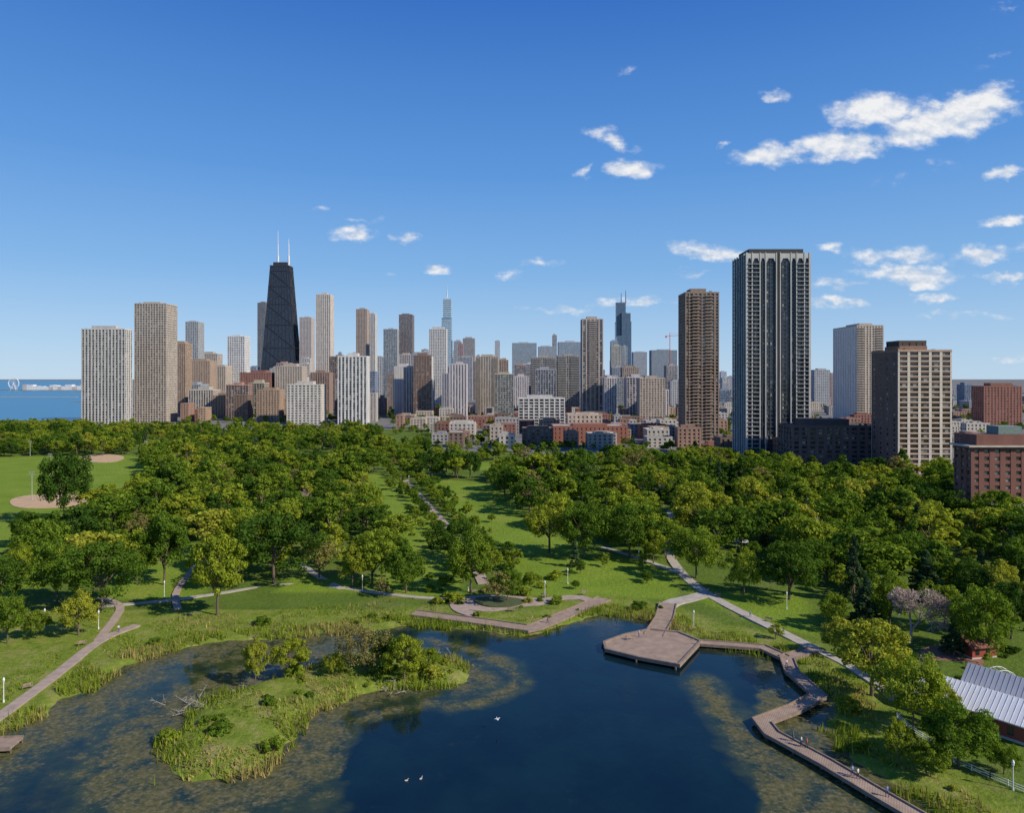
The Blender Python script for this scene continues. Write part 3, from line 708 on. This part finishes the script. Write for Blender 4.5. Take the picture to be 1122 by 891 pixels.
for off,hmn,hmx in((-5.5,4,7.5),(5.5,4,7.5),(-11,3,6),(11,4,8)):
    for i in range(0,len(al2)-1):
        a=Vector(al2[i]);b=Vector(al2[i+1]);L=(b-a).length;d=(b-a)/L;nn=Vector((-d.y,d.x));k=random.uniform(0,5)
        while k<L:
            p=a+d*k+nn*(off+random.gauss(0,.8))
            if random.random()<(.9 if abs(off)<6 else .4): place('alley_tree',random.choice(mass+massY[:1]),p.x,p.y,random.uniform(hmn,hmx),massE,random.uniform(.8,1.15))
            k+=random.uniform(5.5,9)
for k in range(46):
    px_=random.uniform(300,760); py_=random.uniform(560,648); x,y=G(px_,py_)
    if landdist(np.array([x]),np.array([y]))[0]<8 or dist(np.array([x]),np.array([y]),alley,False)[0]<5 or dist(np.array([x]),np.array([y]),path_w,False)[0]<4: continue
    place('young_tree',random.choice(mass+massY),x,y,random.uniform(2.5,5),massE,.9)
cE=empty('city_trees')
for k in range(2500):
    D=random.uniform(560,2600); p=random.uniform(745,1330)
    if k>1300: p=random.uniform(190,745); D=random.uniform(960,1500)
    if k>1900: p=random.uniform(430,745); D=random.uniform(590,1000)
    if k>2300: p=random.uniform(-60,95); D=random.uniform(880,925)
    x=XD(p,D)
    if clash(x,x,D,D,4): continue
    place('tree',random.choice(mass+massY[:1]),x,D,random.uniform(4.5,8.5) if 1900<k<=2300 else random.uniform(5,10.5),cE)
X=rng.uniform(-160,150,2600);Y=rng.uniform(90,235,2600); s=landdist(X,Y); pxx=CX+F*X/Y; pyy=HY+F*H/Y
ii=inside(X,Y,island); u=rng.uniform(size=2600)
okk=(s>1)&(s<9)&(u<.14)|(ii&(s>1.5)&(u<np.where(pxx>320,.75,.4)))|((pyy<668)&(pyy>632)&(pxx>470)&(pxx<620)&(u<.35))|((pxx>1000)&(pyy<760)&(u<.2))|((pxx>930)&(pyy>720)&(u<.08))
okk&=dist(X,Y,path_w,False)>4
sE=empty('shore_shrubs')
for x,y in zip(X[okk],Y[okk]):
    place('shrub',random.choice(shrub),x,y,random.choice([random.uniform(.5,1.4),random.uniform(1,2.8)]),sE,random.uniform(.9,1.5),href=3.0)
N=520000
X=rng.uniform(-165,120,N);Y=rng.uniform(85,225,N); s=landdist(X,Y); pxx=CX+F*X/Y; pyy=HY+F*H/Y
u=rng.uniform(size=N); pn=np.sin(X*.3+np.sin(Y*.4)*1.5)+np.sin(Y*.33+X*.1)+.5*np.sin(X*.9+Y*.7)
okk=((s>0.1)&(s<8)&(u<.55)&(pn>-1.0))|((s>8)&(s<20)&(pxx<480)&(u<.2)&(pn>-.6))|((s>-1.8)&(s<.4)&(pn>-.1)&(u<.75))
isin=inside(X,Y,island); okk=np.where(isin,(s>-.3)&(u<.45)&(pn>-.6),okk)
for q in [[G(*p) for p in z] for z in([(450,668),(588,696),(670,652),(640,650),(585,682)],)]: okk&=~inside(X,Y,q)
lines=[path_w]+[[G(*p) for p in z] for z in([(-40,815),(0,786),(60,742),(108,702),(150,686)],[(452,673),(515,681),(578,690),(588,688),(662,657)],[(732,662),(728,678),(716,698)],[(758,705),(800,708),(836,711),(860,722)],[(893,713),(862,722),(868,738),(897,764),(872,778),(835,792),(846,806),(905,838),(955,868),(1010,900)])]
for l in lines: okk&=dist(X,Y,l,False)>2.2
okk&=~inside(X,Y,pp)
X=X[okk];Y=Y[okk];s=s[okk];pn=pn[okk];isin=isin[okk];n=len(X); zz=np.clip(-.6+s*.28,-.6,0)
isl_=np.clip(sd(X,Y,island),0,4)/4*.5; zz=zz+isl_
a=rng.uniform(0,6.28,n);hh=rng.uniform(.3,1.35,n)*np.where(s<3,1.4,.75)*np.where(isin,.75,1)*(1+.35*np.sin(X*.9)*np.sin(Y*.8+X*.3));w=rng.uniform(.06,.16,n);lx=rng.normal(0,.25,n);ly=rng.normal(0,.25,n)
V=np.stack([np.stack([X-np.cos(a)*w,Y-np.sin(a)*w,zz-.05],-1),np.stack([X+np.cos(a)*w,Y+np.sin(a)*w,zz-.05],-1),np.stack([X+lx,Y+ly,zz+hh],-1)],1).reshape(-1,3)
dry=((np.sin(X*.17+2)+np.sin(Y*.21+X*.07)+rng.normal(0,.8,n))>.75).astype(int)
npmesh('shore_reeds',V,np.arange(n*3).reshape(-1,3),dry,[REED,REEDD])
mb=MB(); rr=random.Random(4)
for (a,b,m_) in((205,772,14),(225,776,10),(475,718,8),(430,752,8),(340,762,8),(250,765,6)):
    x,y=G(a,b)
    for k in range(m_):
        p=Vector((x+rr.gauss(0,2.6),y+rr.gauss(0,1.8),-.35)); d=Vector((rr.gauss(0,1),rr.gauss(0,1),rr.uniform(.05,.4))).normalized(); q=p+d*rr.uniform(1.2,3.4)
        mb.tube(p,q,.09,.03,5)
        for j in range(4): 
            f=rr.uniform(.4,.9); mb.tube(p.lerp(q,f),p.lerp(q,f)+Vector((rr.gauss(0,.7),rr.gauss(0,.7),rr.uniform(.1,.9))),.04,.02,4)
mb.obj('fallen_branches',[DEAD])
# ---------------------------------------------------------------- houses bottom right
def house(name,px,py,L,Wd,h,rise,rot,wallc,roofm):
    x,y=G(px,py); e=empty(name,(x,y,0)); e.rotation_euler=(0,0,rot)
    w=MB(); w.box(-L/2,L/2,-Wd/2,Wd/2,0,h); b=len(w.v)
    w.v+=[(-L/2,-Wd/2,h),(-L/2,Wd/2,h),(-L/2,0,h+rise),(L/2,-Wd/2,h),(L/2,Wd/2,h),(L/2,0,h+rise)]; w.f+=[(b,b+2,b+1),(b+3,b+4,b+5)]; w.m+=[0,0]
    w.obj('walls',[wallmat(wallc)],e)
    r=MB(); o=.7; k=rise/(Wd/2)
    for sg in(-1,1):
        b=len(r.v); r.v+=[(-L/2-o,0,h+rise+.12),(L/2+o,0,h+rise+.12),(L/2+o,sg*(Wd/2+o),h-o*k+.12),(-L/2-o,sg*(Wd/2+o),h-o*k+.12),(-L/2-o,0,h+rise+.3),(L/2+o,0,h+rise+.3),(L/2+o,sg*(Wd/2+o),h-o*k+.3),(-L/2-o,sg*(Wd/2+o),h-o*k+.3)]
        r.f+=[(b,b+1,b+2,b+3),(b+4,b+7,b+6,b+5),(b+2,b+6,b+7,b+3),(b,b+4,b+5,b+1),(b+1,b+5,b+6,b+2),(b,b+3,b+7,b+4)]; r.m+=[0]*6
        for i in range(int(L/.8)):
            xx=-L/2+i*.8; r.tube((xx,sg*.05,h+rise+.33),(xx,sg*(Wd/2+o),h-o*k+.33),.03,.03,4)
    r.obj('standing_seam_roof',[roofm],e)
    g=MB(); 
    for i in range(int(L/2.6)):
        xx=-L/2+1.3+i*2.6
        for sg in(-1,1): g.box(xx-.45,xx+.45,sg*(Wd/2+.03)-.04,sg*(Wd/2+.03)+.04,1,2.4)
    g.box(-L/2-.06,-L/2+.02,-.6,.6,0.51,2.4); g.obj('windows_and_door',[glassmat((.03,.04,.05),3,3,.1)],e)
    t_=MB(); t_.box(-L/2-.1,L/2+.1,-Wd/2-.1,Wd/2+.1,0,.5); t_.obj('stone_base',[wallmat((.5,.47,.42))],e)
RM=simple('pale_metal_roof',(.78,.78,.78),.5,.05,.4,0); RG=simple('grey_metal_roof',(.42,.43,.45),.5,.08,.4,0)
house('brick_farmhouse',1078,792,18,8,3.4,2.4,math.radians(-52),(.28,.07,.05),RM)
house('brick_barn',1128,792,18,8,4.2,3,math.radians(-52),(.28,.07,.05),RG)
house('red_shed',1068,718,6,5,2.8,1.2,.2,(.3,.06,.04),simple('red_roof',(.22,.09,.06)))
WH=simple('white_paint',(.72,.72,.70),.5,.06,1)
GP=simple('grey_pole',(.35,.35,.34),.5,.06,1)
def fence(pxs,h=1.1,sp=2.0):
    pts=[Vector(G(*p)) for p in pxs]; mb=MB()
    for a,b in zip(pts[:-1],pts[1:]):
        L=(b-a).length; n=max(1,int(L/sp))
        for i in range(n+1):
            q=a+(b-a)*i/n; mb.box(q.x-.06,q.x+.06,q.y-.06,q.y+.06,-.1,h+.05)
        for z in(.35,.7,1.05): mb.tube((a.x,a.y,z),(b.x,b.y,z),.05,.05,4)
    mb.obj('white_rail_fence',[WH])
fence([(983,788),(1000,804),(1022,818)]); fence([(1045,838),(1085,855),(1125,872)])
x,y=G(1100,752); mb=MB()
for r_ in(0,1):
    for i in range(10):
        a=math.pi*i/10;b=math.pi*(i+1)/10; mb.tube((x+3*math.cos(a),y+r_*2,3*math.sin(a)),(x+3*math.cos(b),y+r_*2,3*math.sin(b)),.09,.09,6)
for i in range(1,10):
    a=math.pi*i/10; mb.tube((x+3*math.cos(a),y,3*math.sin(a)),(x+3*math.cos(a),y+2,3*math.sin(a)),.06,.06,5)
mb.obj('playground_climbing_arch',[WH])
for (px_,py_,ro) in((520,651,.2),(596,655,-.3),(560,671,0),(786,655,-.7),(842,682,-.7),(90,708,.7),(30,756,.7),(690,703,.3),(640,652,.1)):
    x,y=G(px_,py_); e=empty('park_bench',(x,y,.18 if px_!=690 else .36)); e.rotation_euler=(0,0,ro); q=MB()
    for i in range(3): q.box(-.9,.9,-.25+i*.17,-.11+i*.17,.42,.47)
    q.obj('seat',[WOOD],e); q=MB()
    for i in range(3): q.box(-.9,.9,.28+i*.03,.32+i*.03,.55+i*.13,.65+i*.13)
    q.obj('backrest',[WOOD],e); q=MB()
    for xx in(-.75,.75): q.box(xx-.04,xx+.04,-.2,-.14,0,.42); q.box(xx-.04,xx+.04,.2,.26,0,.9)
    q.obj('legs',[POST],e)
# ---------------------------------------------------------------- lamps
def lamp(px,py,h=4.4):
    x,y=G(px,py); e=empty('street_lamp',(x,y,0)); mb=MB()
    mb.tube((0,0,0),(0,0,.5),.18,.13,8); mb.tube((0,0,.5),(0,0,h-.6),.08,.07,8); mb.tube((0,0,h-.6),(0,0,h-.45),.15,.2,8); mb.obj('post',[WH],e)
    mb=MB(); mb.ball((0,0,h-.2),.22,0,10,8,1.25); mb.obj('globe',[WH],e,True)
    mb=MB(); mb.tube((0,0,h+.06),(0,0,h+.24),.16,.03,8); mb.obj('cap',[WH],e)
for p in[(108,690),(49,688),(397,648),(513,648),(597,655),(4,770),(1110,868),(700,608),(862,668),(1003,600),(180,655),(760,690),(622,640),(448,530),(470,520),(812,636),(735,585)]: lamp(*p)
def mast(px,py,h):
    x,y=G(px,py); e=empty('floodlight_mast',(x,y,0)); mb=MB(); mb.tube((0,0,0),(0,0,h),.22,.12,8); mb.box(-1.4,1.4,-.08,.08,h-.3,h-.15); mb.box(-1.4,1.4,-.08,.08,h-1.2,h-1.05)
    for i in range(4):
        for z in(h-.2,h-1.1): mb.box(-1.3+i*.72,-.95+i*.72,-.35,-.1,z-.05,z+.3)
    mb.obj('pole_and_lights',[GP],e)
mast(35,548,14); mast(55,520,13); mast(33,500,12); mast(160,500,12)
def car(x,y,rot,c):
    e=empty('parked_car',(x,y,.12)); e.rotation_euler=(0,0,rot); m=simple('car_paint',c,.3,.02,1); mb=MB()
    prof=[(-2.2,.35),(-2.25,.8),(-1.9,.95),(-1.5,1.0),(-1.0,1.42),(.6,1.45),(1.2,1.0),(2.0,.9),(2.25,.7),(2.25,.35)]
    n=len(prof)
    for yy in(-.88,.88): mb.v+=[(p[0],yy*(.86 if p[1]>1.2 else 1),p[1]) for p in prof]
    mb.f+=[tuple(range(n-1,-1,-1)),tuple(range(n,2*n))]+[(i,(i+1)%n,n+(i+1)%n,n+i) for i in range(n)]; mb.m=[0]*(n+2); mb.obj('body',[m],e)
    g=MB(); g.box(-1.15,.75,-.9,.9,1.0,1.3); g.obj('side_windows',[glassmat()],e)
    w=MB()
    for sx in(-1.4,1.4):
        for sy in(-.9,.9): w.tube((sx,sy-.1,.32),(sx,sy+.1,.32),.33,.33,12); w.f.append(tuple(range(len(w.v)-24,len(w.v)-12))[::-1]); w.m.append(0)
    w.obj('wheels',[simple('tyre',(.02,.02,.02))],e)
path('street',[G(*p) for p in[(560,498),(700,520),(800,545),(880,575),(1000,602)]],9,ASPH,.14)
for (a,b,c) in((880,577,(.5,.5,.5)),(895,583,(.05,.05,.06)),(870,573,(.6,.6,.6)),(820,553,(.3,.04,.03)),(780,540,(.7,.7,.7))):
    x,y=G(a,b); car(x,y,-1.0,c)
x,y=G(800,600); e=empty('white_marquee_tent',(x,y,0)); e.rotation_euler=(0,0,-.3); mb=MB()
for i in range(3):
    cx=(i-1)*4.2; b=len(mb.v); mb.v+=[(cx-2,-2,2.4),(cx+2,-2,2.4),(cx+2,2,2.4),(cx-2,2,2.4),(cx,0,3.9)]; mb.f+=[(b,b+1,b+4),(b+1,b+2,b+4),(b+2,b+3,b+4),(b+3,b,b+4)]; mb.m+=[0]*4
    for sx in(-1.95,1.95):
        for sy in(-1.95,1.95): mb.tube((cx+sx,sy,0),(cx+sx,sy,2.4),.05,.05,5)
mb.obj('canopy',[WH],e)
def crane(px,D,top):
    x=XD(px,D); h=ZD(top,D); e=empty('tower_crane',(x,D,0)); mb=MB(); m=simple('crane_red',(.5,.1,.06))
    mb.tube((0,0,0),(0,0,h),1.2,1.2,4); mb.tube((-14,0,h-6),(40,0,h-4),1.0,.7,4); mb.tube((0,0,h+5),(38,0,h-3),.3,.3,4); mb.tube((0,0,h),(0,0,h+5),1,.3,4); mb.box(-14,-9,-1.5,1.5,h-11,h-7); mb.obj('mast_and_jib',[m],e)
crane(734,2200,366)
# ---------------------------------------------------------------- people
skinm=simple('skin',(.45,.27,.19)); hairm=simple('hair',(.05,.03,.02)); pantm=simple('trousers',(.04,.05,.09))
def person(x,y,z,rot,shirt,stride=.22,child=1.0):
    me=bpy.data.meshes.new('person')
    J={'pel':(0,0,.95),'ch':(0,.0,1.25),'nk':(0,.0,1.48),'hd':(0,.02,1.60),'ht':(0,.02,1.72),
       'hl':(-.1,0,.9),'kl':(-.11,stride*.6,.5),'al':(-.11,stride*.5,.08),'tl':(-.12,stride*.5+.17,.04),
       'hr':(.1,0,.9),'kr':(.11,-stride*.3,.5),'ar':(.11,-stride*1.1,.1),'tr':(.12,-stride*1.1+.16,.04),
       'sl':(-.19,0,1.42),'el':(-.25,-stride*.4,1.14),'wl':(-.25,.05-stride*.3,.9),'fl':(-.25,.08-stride*.3,.8),
       'sr':(.19,0,1.42),'er':(.25,stride*.4,1.14),'wr':(.25,stride*.8,.92),'fr':(.25,stride*.9,.82)}
    rad={'pel':.15,'ch':.16,'nk':.06,'hd':.1,'ht':.085,'hl':.1,'kl':.065,'al':.045,'tl':.04,'hr':.1,'kr':.065,'ar':.045,'tr':.04,'sl':.065,'el':.045,'wl':.032,'fl':.03,'sr':.065,'er':.045,'wr':.032,'fr':.03}
    K=list(J); E=[('pel','ch'),('ch','nk'),('nk','hd'),('hd','ht'),('pel','hl'),('hl','kl'),('kl','al'),('al','tl'),('pel','hr'),('hr','kr'),('kr','ar'),('ar','tr'),('ch','sl'),('sl','el'),('el','wl'),('wl','fl'),('ch','sr'),('sr','er'),('er','wr'),('wr','fr')]
    me.from_pydata([J[k] for k in K],[(K.index(a),K.index(b)) for a,b in E],[])
    o=bpy.data.objects.new('person',me); link(o); md=o.modifiers.new('s','SKIN'); 
    for i,k in enumerate(K): me.skin_vertices[0].data[i].radius=(rad[k],rad[k])
    me.skin_vertices[0].data[0].use_root=True
    o.modifiers.new('u','SUBSURF').levels=1; o.modifiers['u'].render_levels=1
    dg=bpy.context.evaluated_depsgraph_get(); m2=bpy.data.meshes.new_from_object(o.evaluated_get(dg)); o.modifiers.clear(); o.data=m2; m2.materials.clear()
    for m in(pantm,simple('shirt',shirt),skinm,hairm): m2.materials.append(m)
    for p in m2.polygons:
        c=p.center; p.material_index=0 if c.z<.97 and abs(c.x)<.21 else 3 if (c.z>1.68 or (c.z>1.58 and c.y<.0)) else 2 if c.z>1.5 or (abs(c.x)>.2 and c.z<1.1) else 1
    o.location=(x,y,z); o.rotation_euler=(0,0,rot); o.scale=(child,)*3
for (a,b,r,c,zz) in((934,853,.6,(.15,.3,.6),.29),(940,856,.6,(.6,.6,.6),.29),(878,820,1,(.6,.6,.58),.29),(884,822,1.2,(.5,.1,.08),.29),(869,815,-2,(.1,.1,.1),.29),(862,733,.2,(.6,.55,.5),.29),(700,700,2,(.6,.6,.6),.36),(972,876,.5,(.1,.2,.4),.29),(600,684,1.2,(.1,.1,.1),.25),(776,652,.5,(.6,.2,.2),.25),(130,694,.5,(.5,.5,.55),.25),(822,677,.9,(.2,.2,.5),.25)):
    x,y=G(a,b); person(x,y,zz,r,c)
def duck(x,y,rot,c,z=-.6,wing=False):
    mb=MB(); mb.ball((0,0,.1),.22,0,10,8,.6)
    for i,v in enumerate(mb.v): mb.v[i]=(v[0]*1.7,v[1],v[2]+.1*max(0,-v[0]*1.7-.15))
    mb.tube((.25,0,.16),(.34,0,.36),.07,.06,8); mb.ball((.37,0,.4),.08,0,8,6); mb.tube((.43,0,.39),(.54,0,.37),.035,.02,5,1)
    if wing:
        for s_ in(-1,1): b=len(mb.v); mb.v+=[(.15,s_*.1,.2),(-.2,s_*.1,.2),(-.15,s_*.55,.4),(.1,s_*.5,.4),(-.2,s_*.8,.3)]; mb.f+=[(b,b+1,b+2,b+3),(b+3,b+2,b+4)]; mb.m+=[0,0]
    o=mb.obj('gull' if wing else 'duck',[simple('plumage',c),simple('bill',(.5,.3,.05))],None,True); o.location=(x,y,z); o.rotation_euler=(0,0,rot); o.scale=(.8,.8,.8)
x,y=G(445,852); duck(x,y,.3,(.42,.38,.33)); x,y=G(461,850); duck(x,y,.9,(.42,.38,.33)); x,y=G(545,797); duck(x,y,2,(.7,.7,.7),1.2,True)
# ---------------------------------------------------------------- world
az=math.radians(118); el=math.radians(35)
w=bpy.data.worlds.new('World'); sc.world=w; w.use_nodes=True; nt=w.node_tree; N=nt.nodes; bg=N['Background']; L=nt.links.new
sky=N.new('ShaderNodeTexSky'); sky.sky_type='NISHITA'; sky.sun_disc=False; sky.sun_elevation=el; sky.sun_rotation=az; sky.air_density=1.0; sky.dust_density=.3; sky.ozone_density=3.0; sky.altitude=0
def vm(op,a,b=None):
    n=N.new('ShaderNodeVectorMath'); n.operation=op
    L(a,n.inputs[0])
    if b is not None:
        if isinstance(b,tuple): n.inputs[1].default_value=b
        else: L(b,n.inputs[1])
    return n
def mt(op,a,b=0.,clamp=False):
    n=N.new('ShaderNodeMath'); n.operation=op; n.use_clamp=clamp
    for v,i in((a,0),(b,1)):
        if isinstance(v,(int,float)): n.inputs[i].default_value=v
        else: L(v,n.inputs[i])
    return n.outputs[0]
tc=N.new('ShaderNodeTexCoord').outputs['Generated']; sx=N.new('ShaderNodeSeparateXYZ'); L(tc,sx.inputs[0])
yy=mt('MAXIMUM',sx.outputs[1],.02); cb=N.new('ShaderNodeCombineXYZ'); L(mt('DIVIDE',sx.outputs[0],yy),cb.inputs[0]); L(mt('DIVIDE',sx.outputs[2],yy),cb.inputs[1])
uv=cb.outputs[0]
def wn(vec,s_,d_,r_=.6):
    n=N.new('ShaderNodeTexNoise'); n.inputs['Scale'].default_value=s_; n.inputs['Detail'].default_value=d_; n.inputs['Roughness'].default_value=r_; L(vec,n.inputs['Vector']); return n
stretch=vm('MULTIPLY',uv,(1,1.7,1)).outputs[0]
nz=wn(stretch,15,9,.62); wz=wn(stretch,26,4,.55); nl=wn(vm('ADD',stretch,(0.004,-0.014,0)).outputs[0],15,9,.62)
dis=vm('SUBTRACT',wz.outputs['Color'],(.5,.5,.5)); dis2=vm('MULTIPLY',dis.outputs[0],(.06,.032,0)); duv=vm('ADD',uv,dis2.outputs[0]).outputs[0]
CL=[(1062,122,70,26,.3,1.4),(1010,140,60,22,.15,1.4),(965,122,62,22,.1,1.2),(920,158,66,20,.1,1.3),(845,168,50,15,.1,1.1),(790,158,14,6,0,.8),(1105,188,32,8,.2,1),(688,185,38,11,0,1.1),(642,187,16,11,0,1.1),(668,152,30,12,-.4,.8),(700,161,18,8,0,.6),(388,257,30,10,0,.9),(355,230,16,5,0,.6),(395,240,32,6,-.1,.5),(448,259,20,6,0,.85),(480,297,20,6,0,.9),(592,289,28,6,0,.75),(850,105,22,9,0,.8),(1102,242,30,8,.1,1),(785,277,54,11,-.1,1),(985,280,72,13,0,.95),(1080,278,60,13,.1,1),(908,271,20,7,0,.8),(990,302,70,13,-.05,1),(920,311,50,9,0,.9),(915,331,52,6,0,.8),(1030,326,40,6,0,.8),(690,331,60,7,.05,.8),(1108,305,30,7,0,.9),(685,78,26,9,.3,.5),(560,302,20,6,0,.7),(1110,5,40,14,0,.5),(1000,190,50,14,.2,.5),(430,299,20,5,0,.6),(1100,60,40,12,.2,.4),(1100,395,60,8,0,.6),(600,338,60,6,0,.6),(1060,345,70,8,0,.6),(770,300,40,6,0,.6)]
acc=None
for a,b,ra,rb,ro,st in CL:
    mp=N.new('ShaderNodeMapping'); mp.vector_type='TEXTURE'; mp.inputs['Location'].default_value=((a-CX)/F,(HY-b)/F,0); mp.inputs['Rotation'].default_value=(0,0,ro); mp.inputs['Scale'].default_value=(ra*1.25/F,rb*1.35/F,1)
    L(duv,mp.inputs[0]); ln=N.new('ShaderNodeVectorMath'); ln.operation='LENGTH'; L(mp.outputs[0],ln.inputs[0])
    v=mt('MULTIPLY',mt('SUBTRACT',1.0,ln.outputs['Value']),st); v=mt('MAXIMUM',v,0.)
    acc=v if acc is None else mt('MAXIMUM',acc,v)
dens=mt('ADD',acc,mt('MULTIPLY',mt('SUBTRACT',nz.outputs['Fac'],.61),2.1))
gate=mt('MULTIPLY',acc,4,True)
al_=mt('MULTIPLY',mt('MULTIPLY',dens,1.4,True),gate)
mr=N.new('ShaderNodeMapRange'); mr.interpolation_type='SMOOTHSTEP'; L(al_,mr.inputs[0]); 
rp=N.new('ShaderNodeValToRGB'); e=rp.color_ramp.elements
st=[(0,(.50,.69,.88)),(.04,(.41,.62,.87)),(.14,(.22,.46,.82)),(.27,(.105,.32,.75)),(.47,(.03,.16,.58)),(1,(.015,.07,.32))]
e[0].position=0; e[0].color=(*st[0][1],1); e[1].position=1; e[1].color=(*st[-1][1],1)
for p,c in st[1:-1]:
    q=e.new(p); q.color=(*c,1)
L(sx.outputs[2],rp.inputs[0]); rs=N.new('ShaderNodeVectorMath'); rs.operation='SCALE'; L(rp.outputs[0],rs.inputs[0]); rs.inputs['Scale'].default_value=10
sm=N.new('ShaderNodeMix'); sm.data_type='RGBA'; sm.inputs[0].default_value=.85; L(sky.outputs[0],sm.inputs[6]); L(rs.outputs[0],sm.inputs[7])
shd=mt('ADD',mt('MULTIPLY',mt('SUBTRACT',nz.outputs['Fac'],nl.outputs['Fac']),3.5),mt('ADD',mt('MULTIPLY',dens,.3),.40))
cr=N.new('ShaderNodeValToRGB'); cr.color_ramp.elements[0].position=.2; cr.color_ramp.elements[0].color=(.58,.66,.78,1); cr.color_ramp.elements[1].position=.85; cr.color_ramp.elements[1].color=(.93,.92,.91,1); L(shd,cr.inputs[0])
cs=N.new('ShaderNodeVectorMath'); cs.operation='SCALE'; L(cr.outputs[0],cs.inputs[0]); cs.inputs['Scale'].default_value=10
mx=N.new('ShaderNodeMix'); mx.data_type='RGBA'; L(mt('MULTIPLY',mr.outputs[0],.93),mx.inputs[0]); L(sm.outputs[2],mx.inputs[6]); L(cs.outputs[0],mx.inputs[7]); L(mx.outputs[2],bg.inputs[0]); bg.inputs[1].default_value=.1
sun=bpy.data.lights.new('sun','SUN'); sun.energy=5.0; sun.angle=math.radians(.5); sun.color=(1,.90,.74); so=link(bpy.data.objects.new('sun',sun))
d=Vector((math.sin(az)*math.cos(el),math.cos(az)*math.cos(el),math.sin(el))); so.rotation_euler=d.to_track_quat('Z','Y').to_euler()
sc.view_settings.view_transform='Standard'; sc.view_settings.look='None'; sc.view_settings.exposure=0
cam=bpy.data.cameras.new('camera'); co=link(bpy.data.objects.new('camera',cam)); sc.camera=co; co.location=(0,0,H); co.rotation_euler=(math.pi/2,0,0)
cam.sensor_width=36; cam.lens=36*F/1122; cam.shift_y=-30.5/1122; cam.clip_start=1; cam.clip_end=150000
print('trees',cnt,'objs',len(bpy.data.objects),'reeds',n)
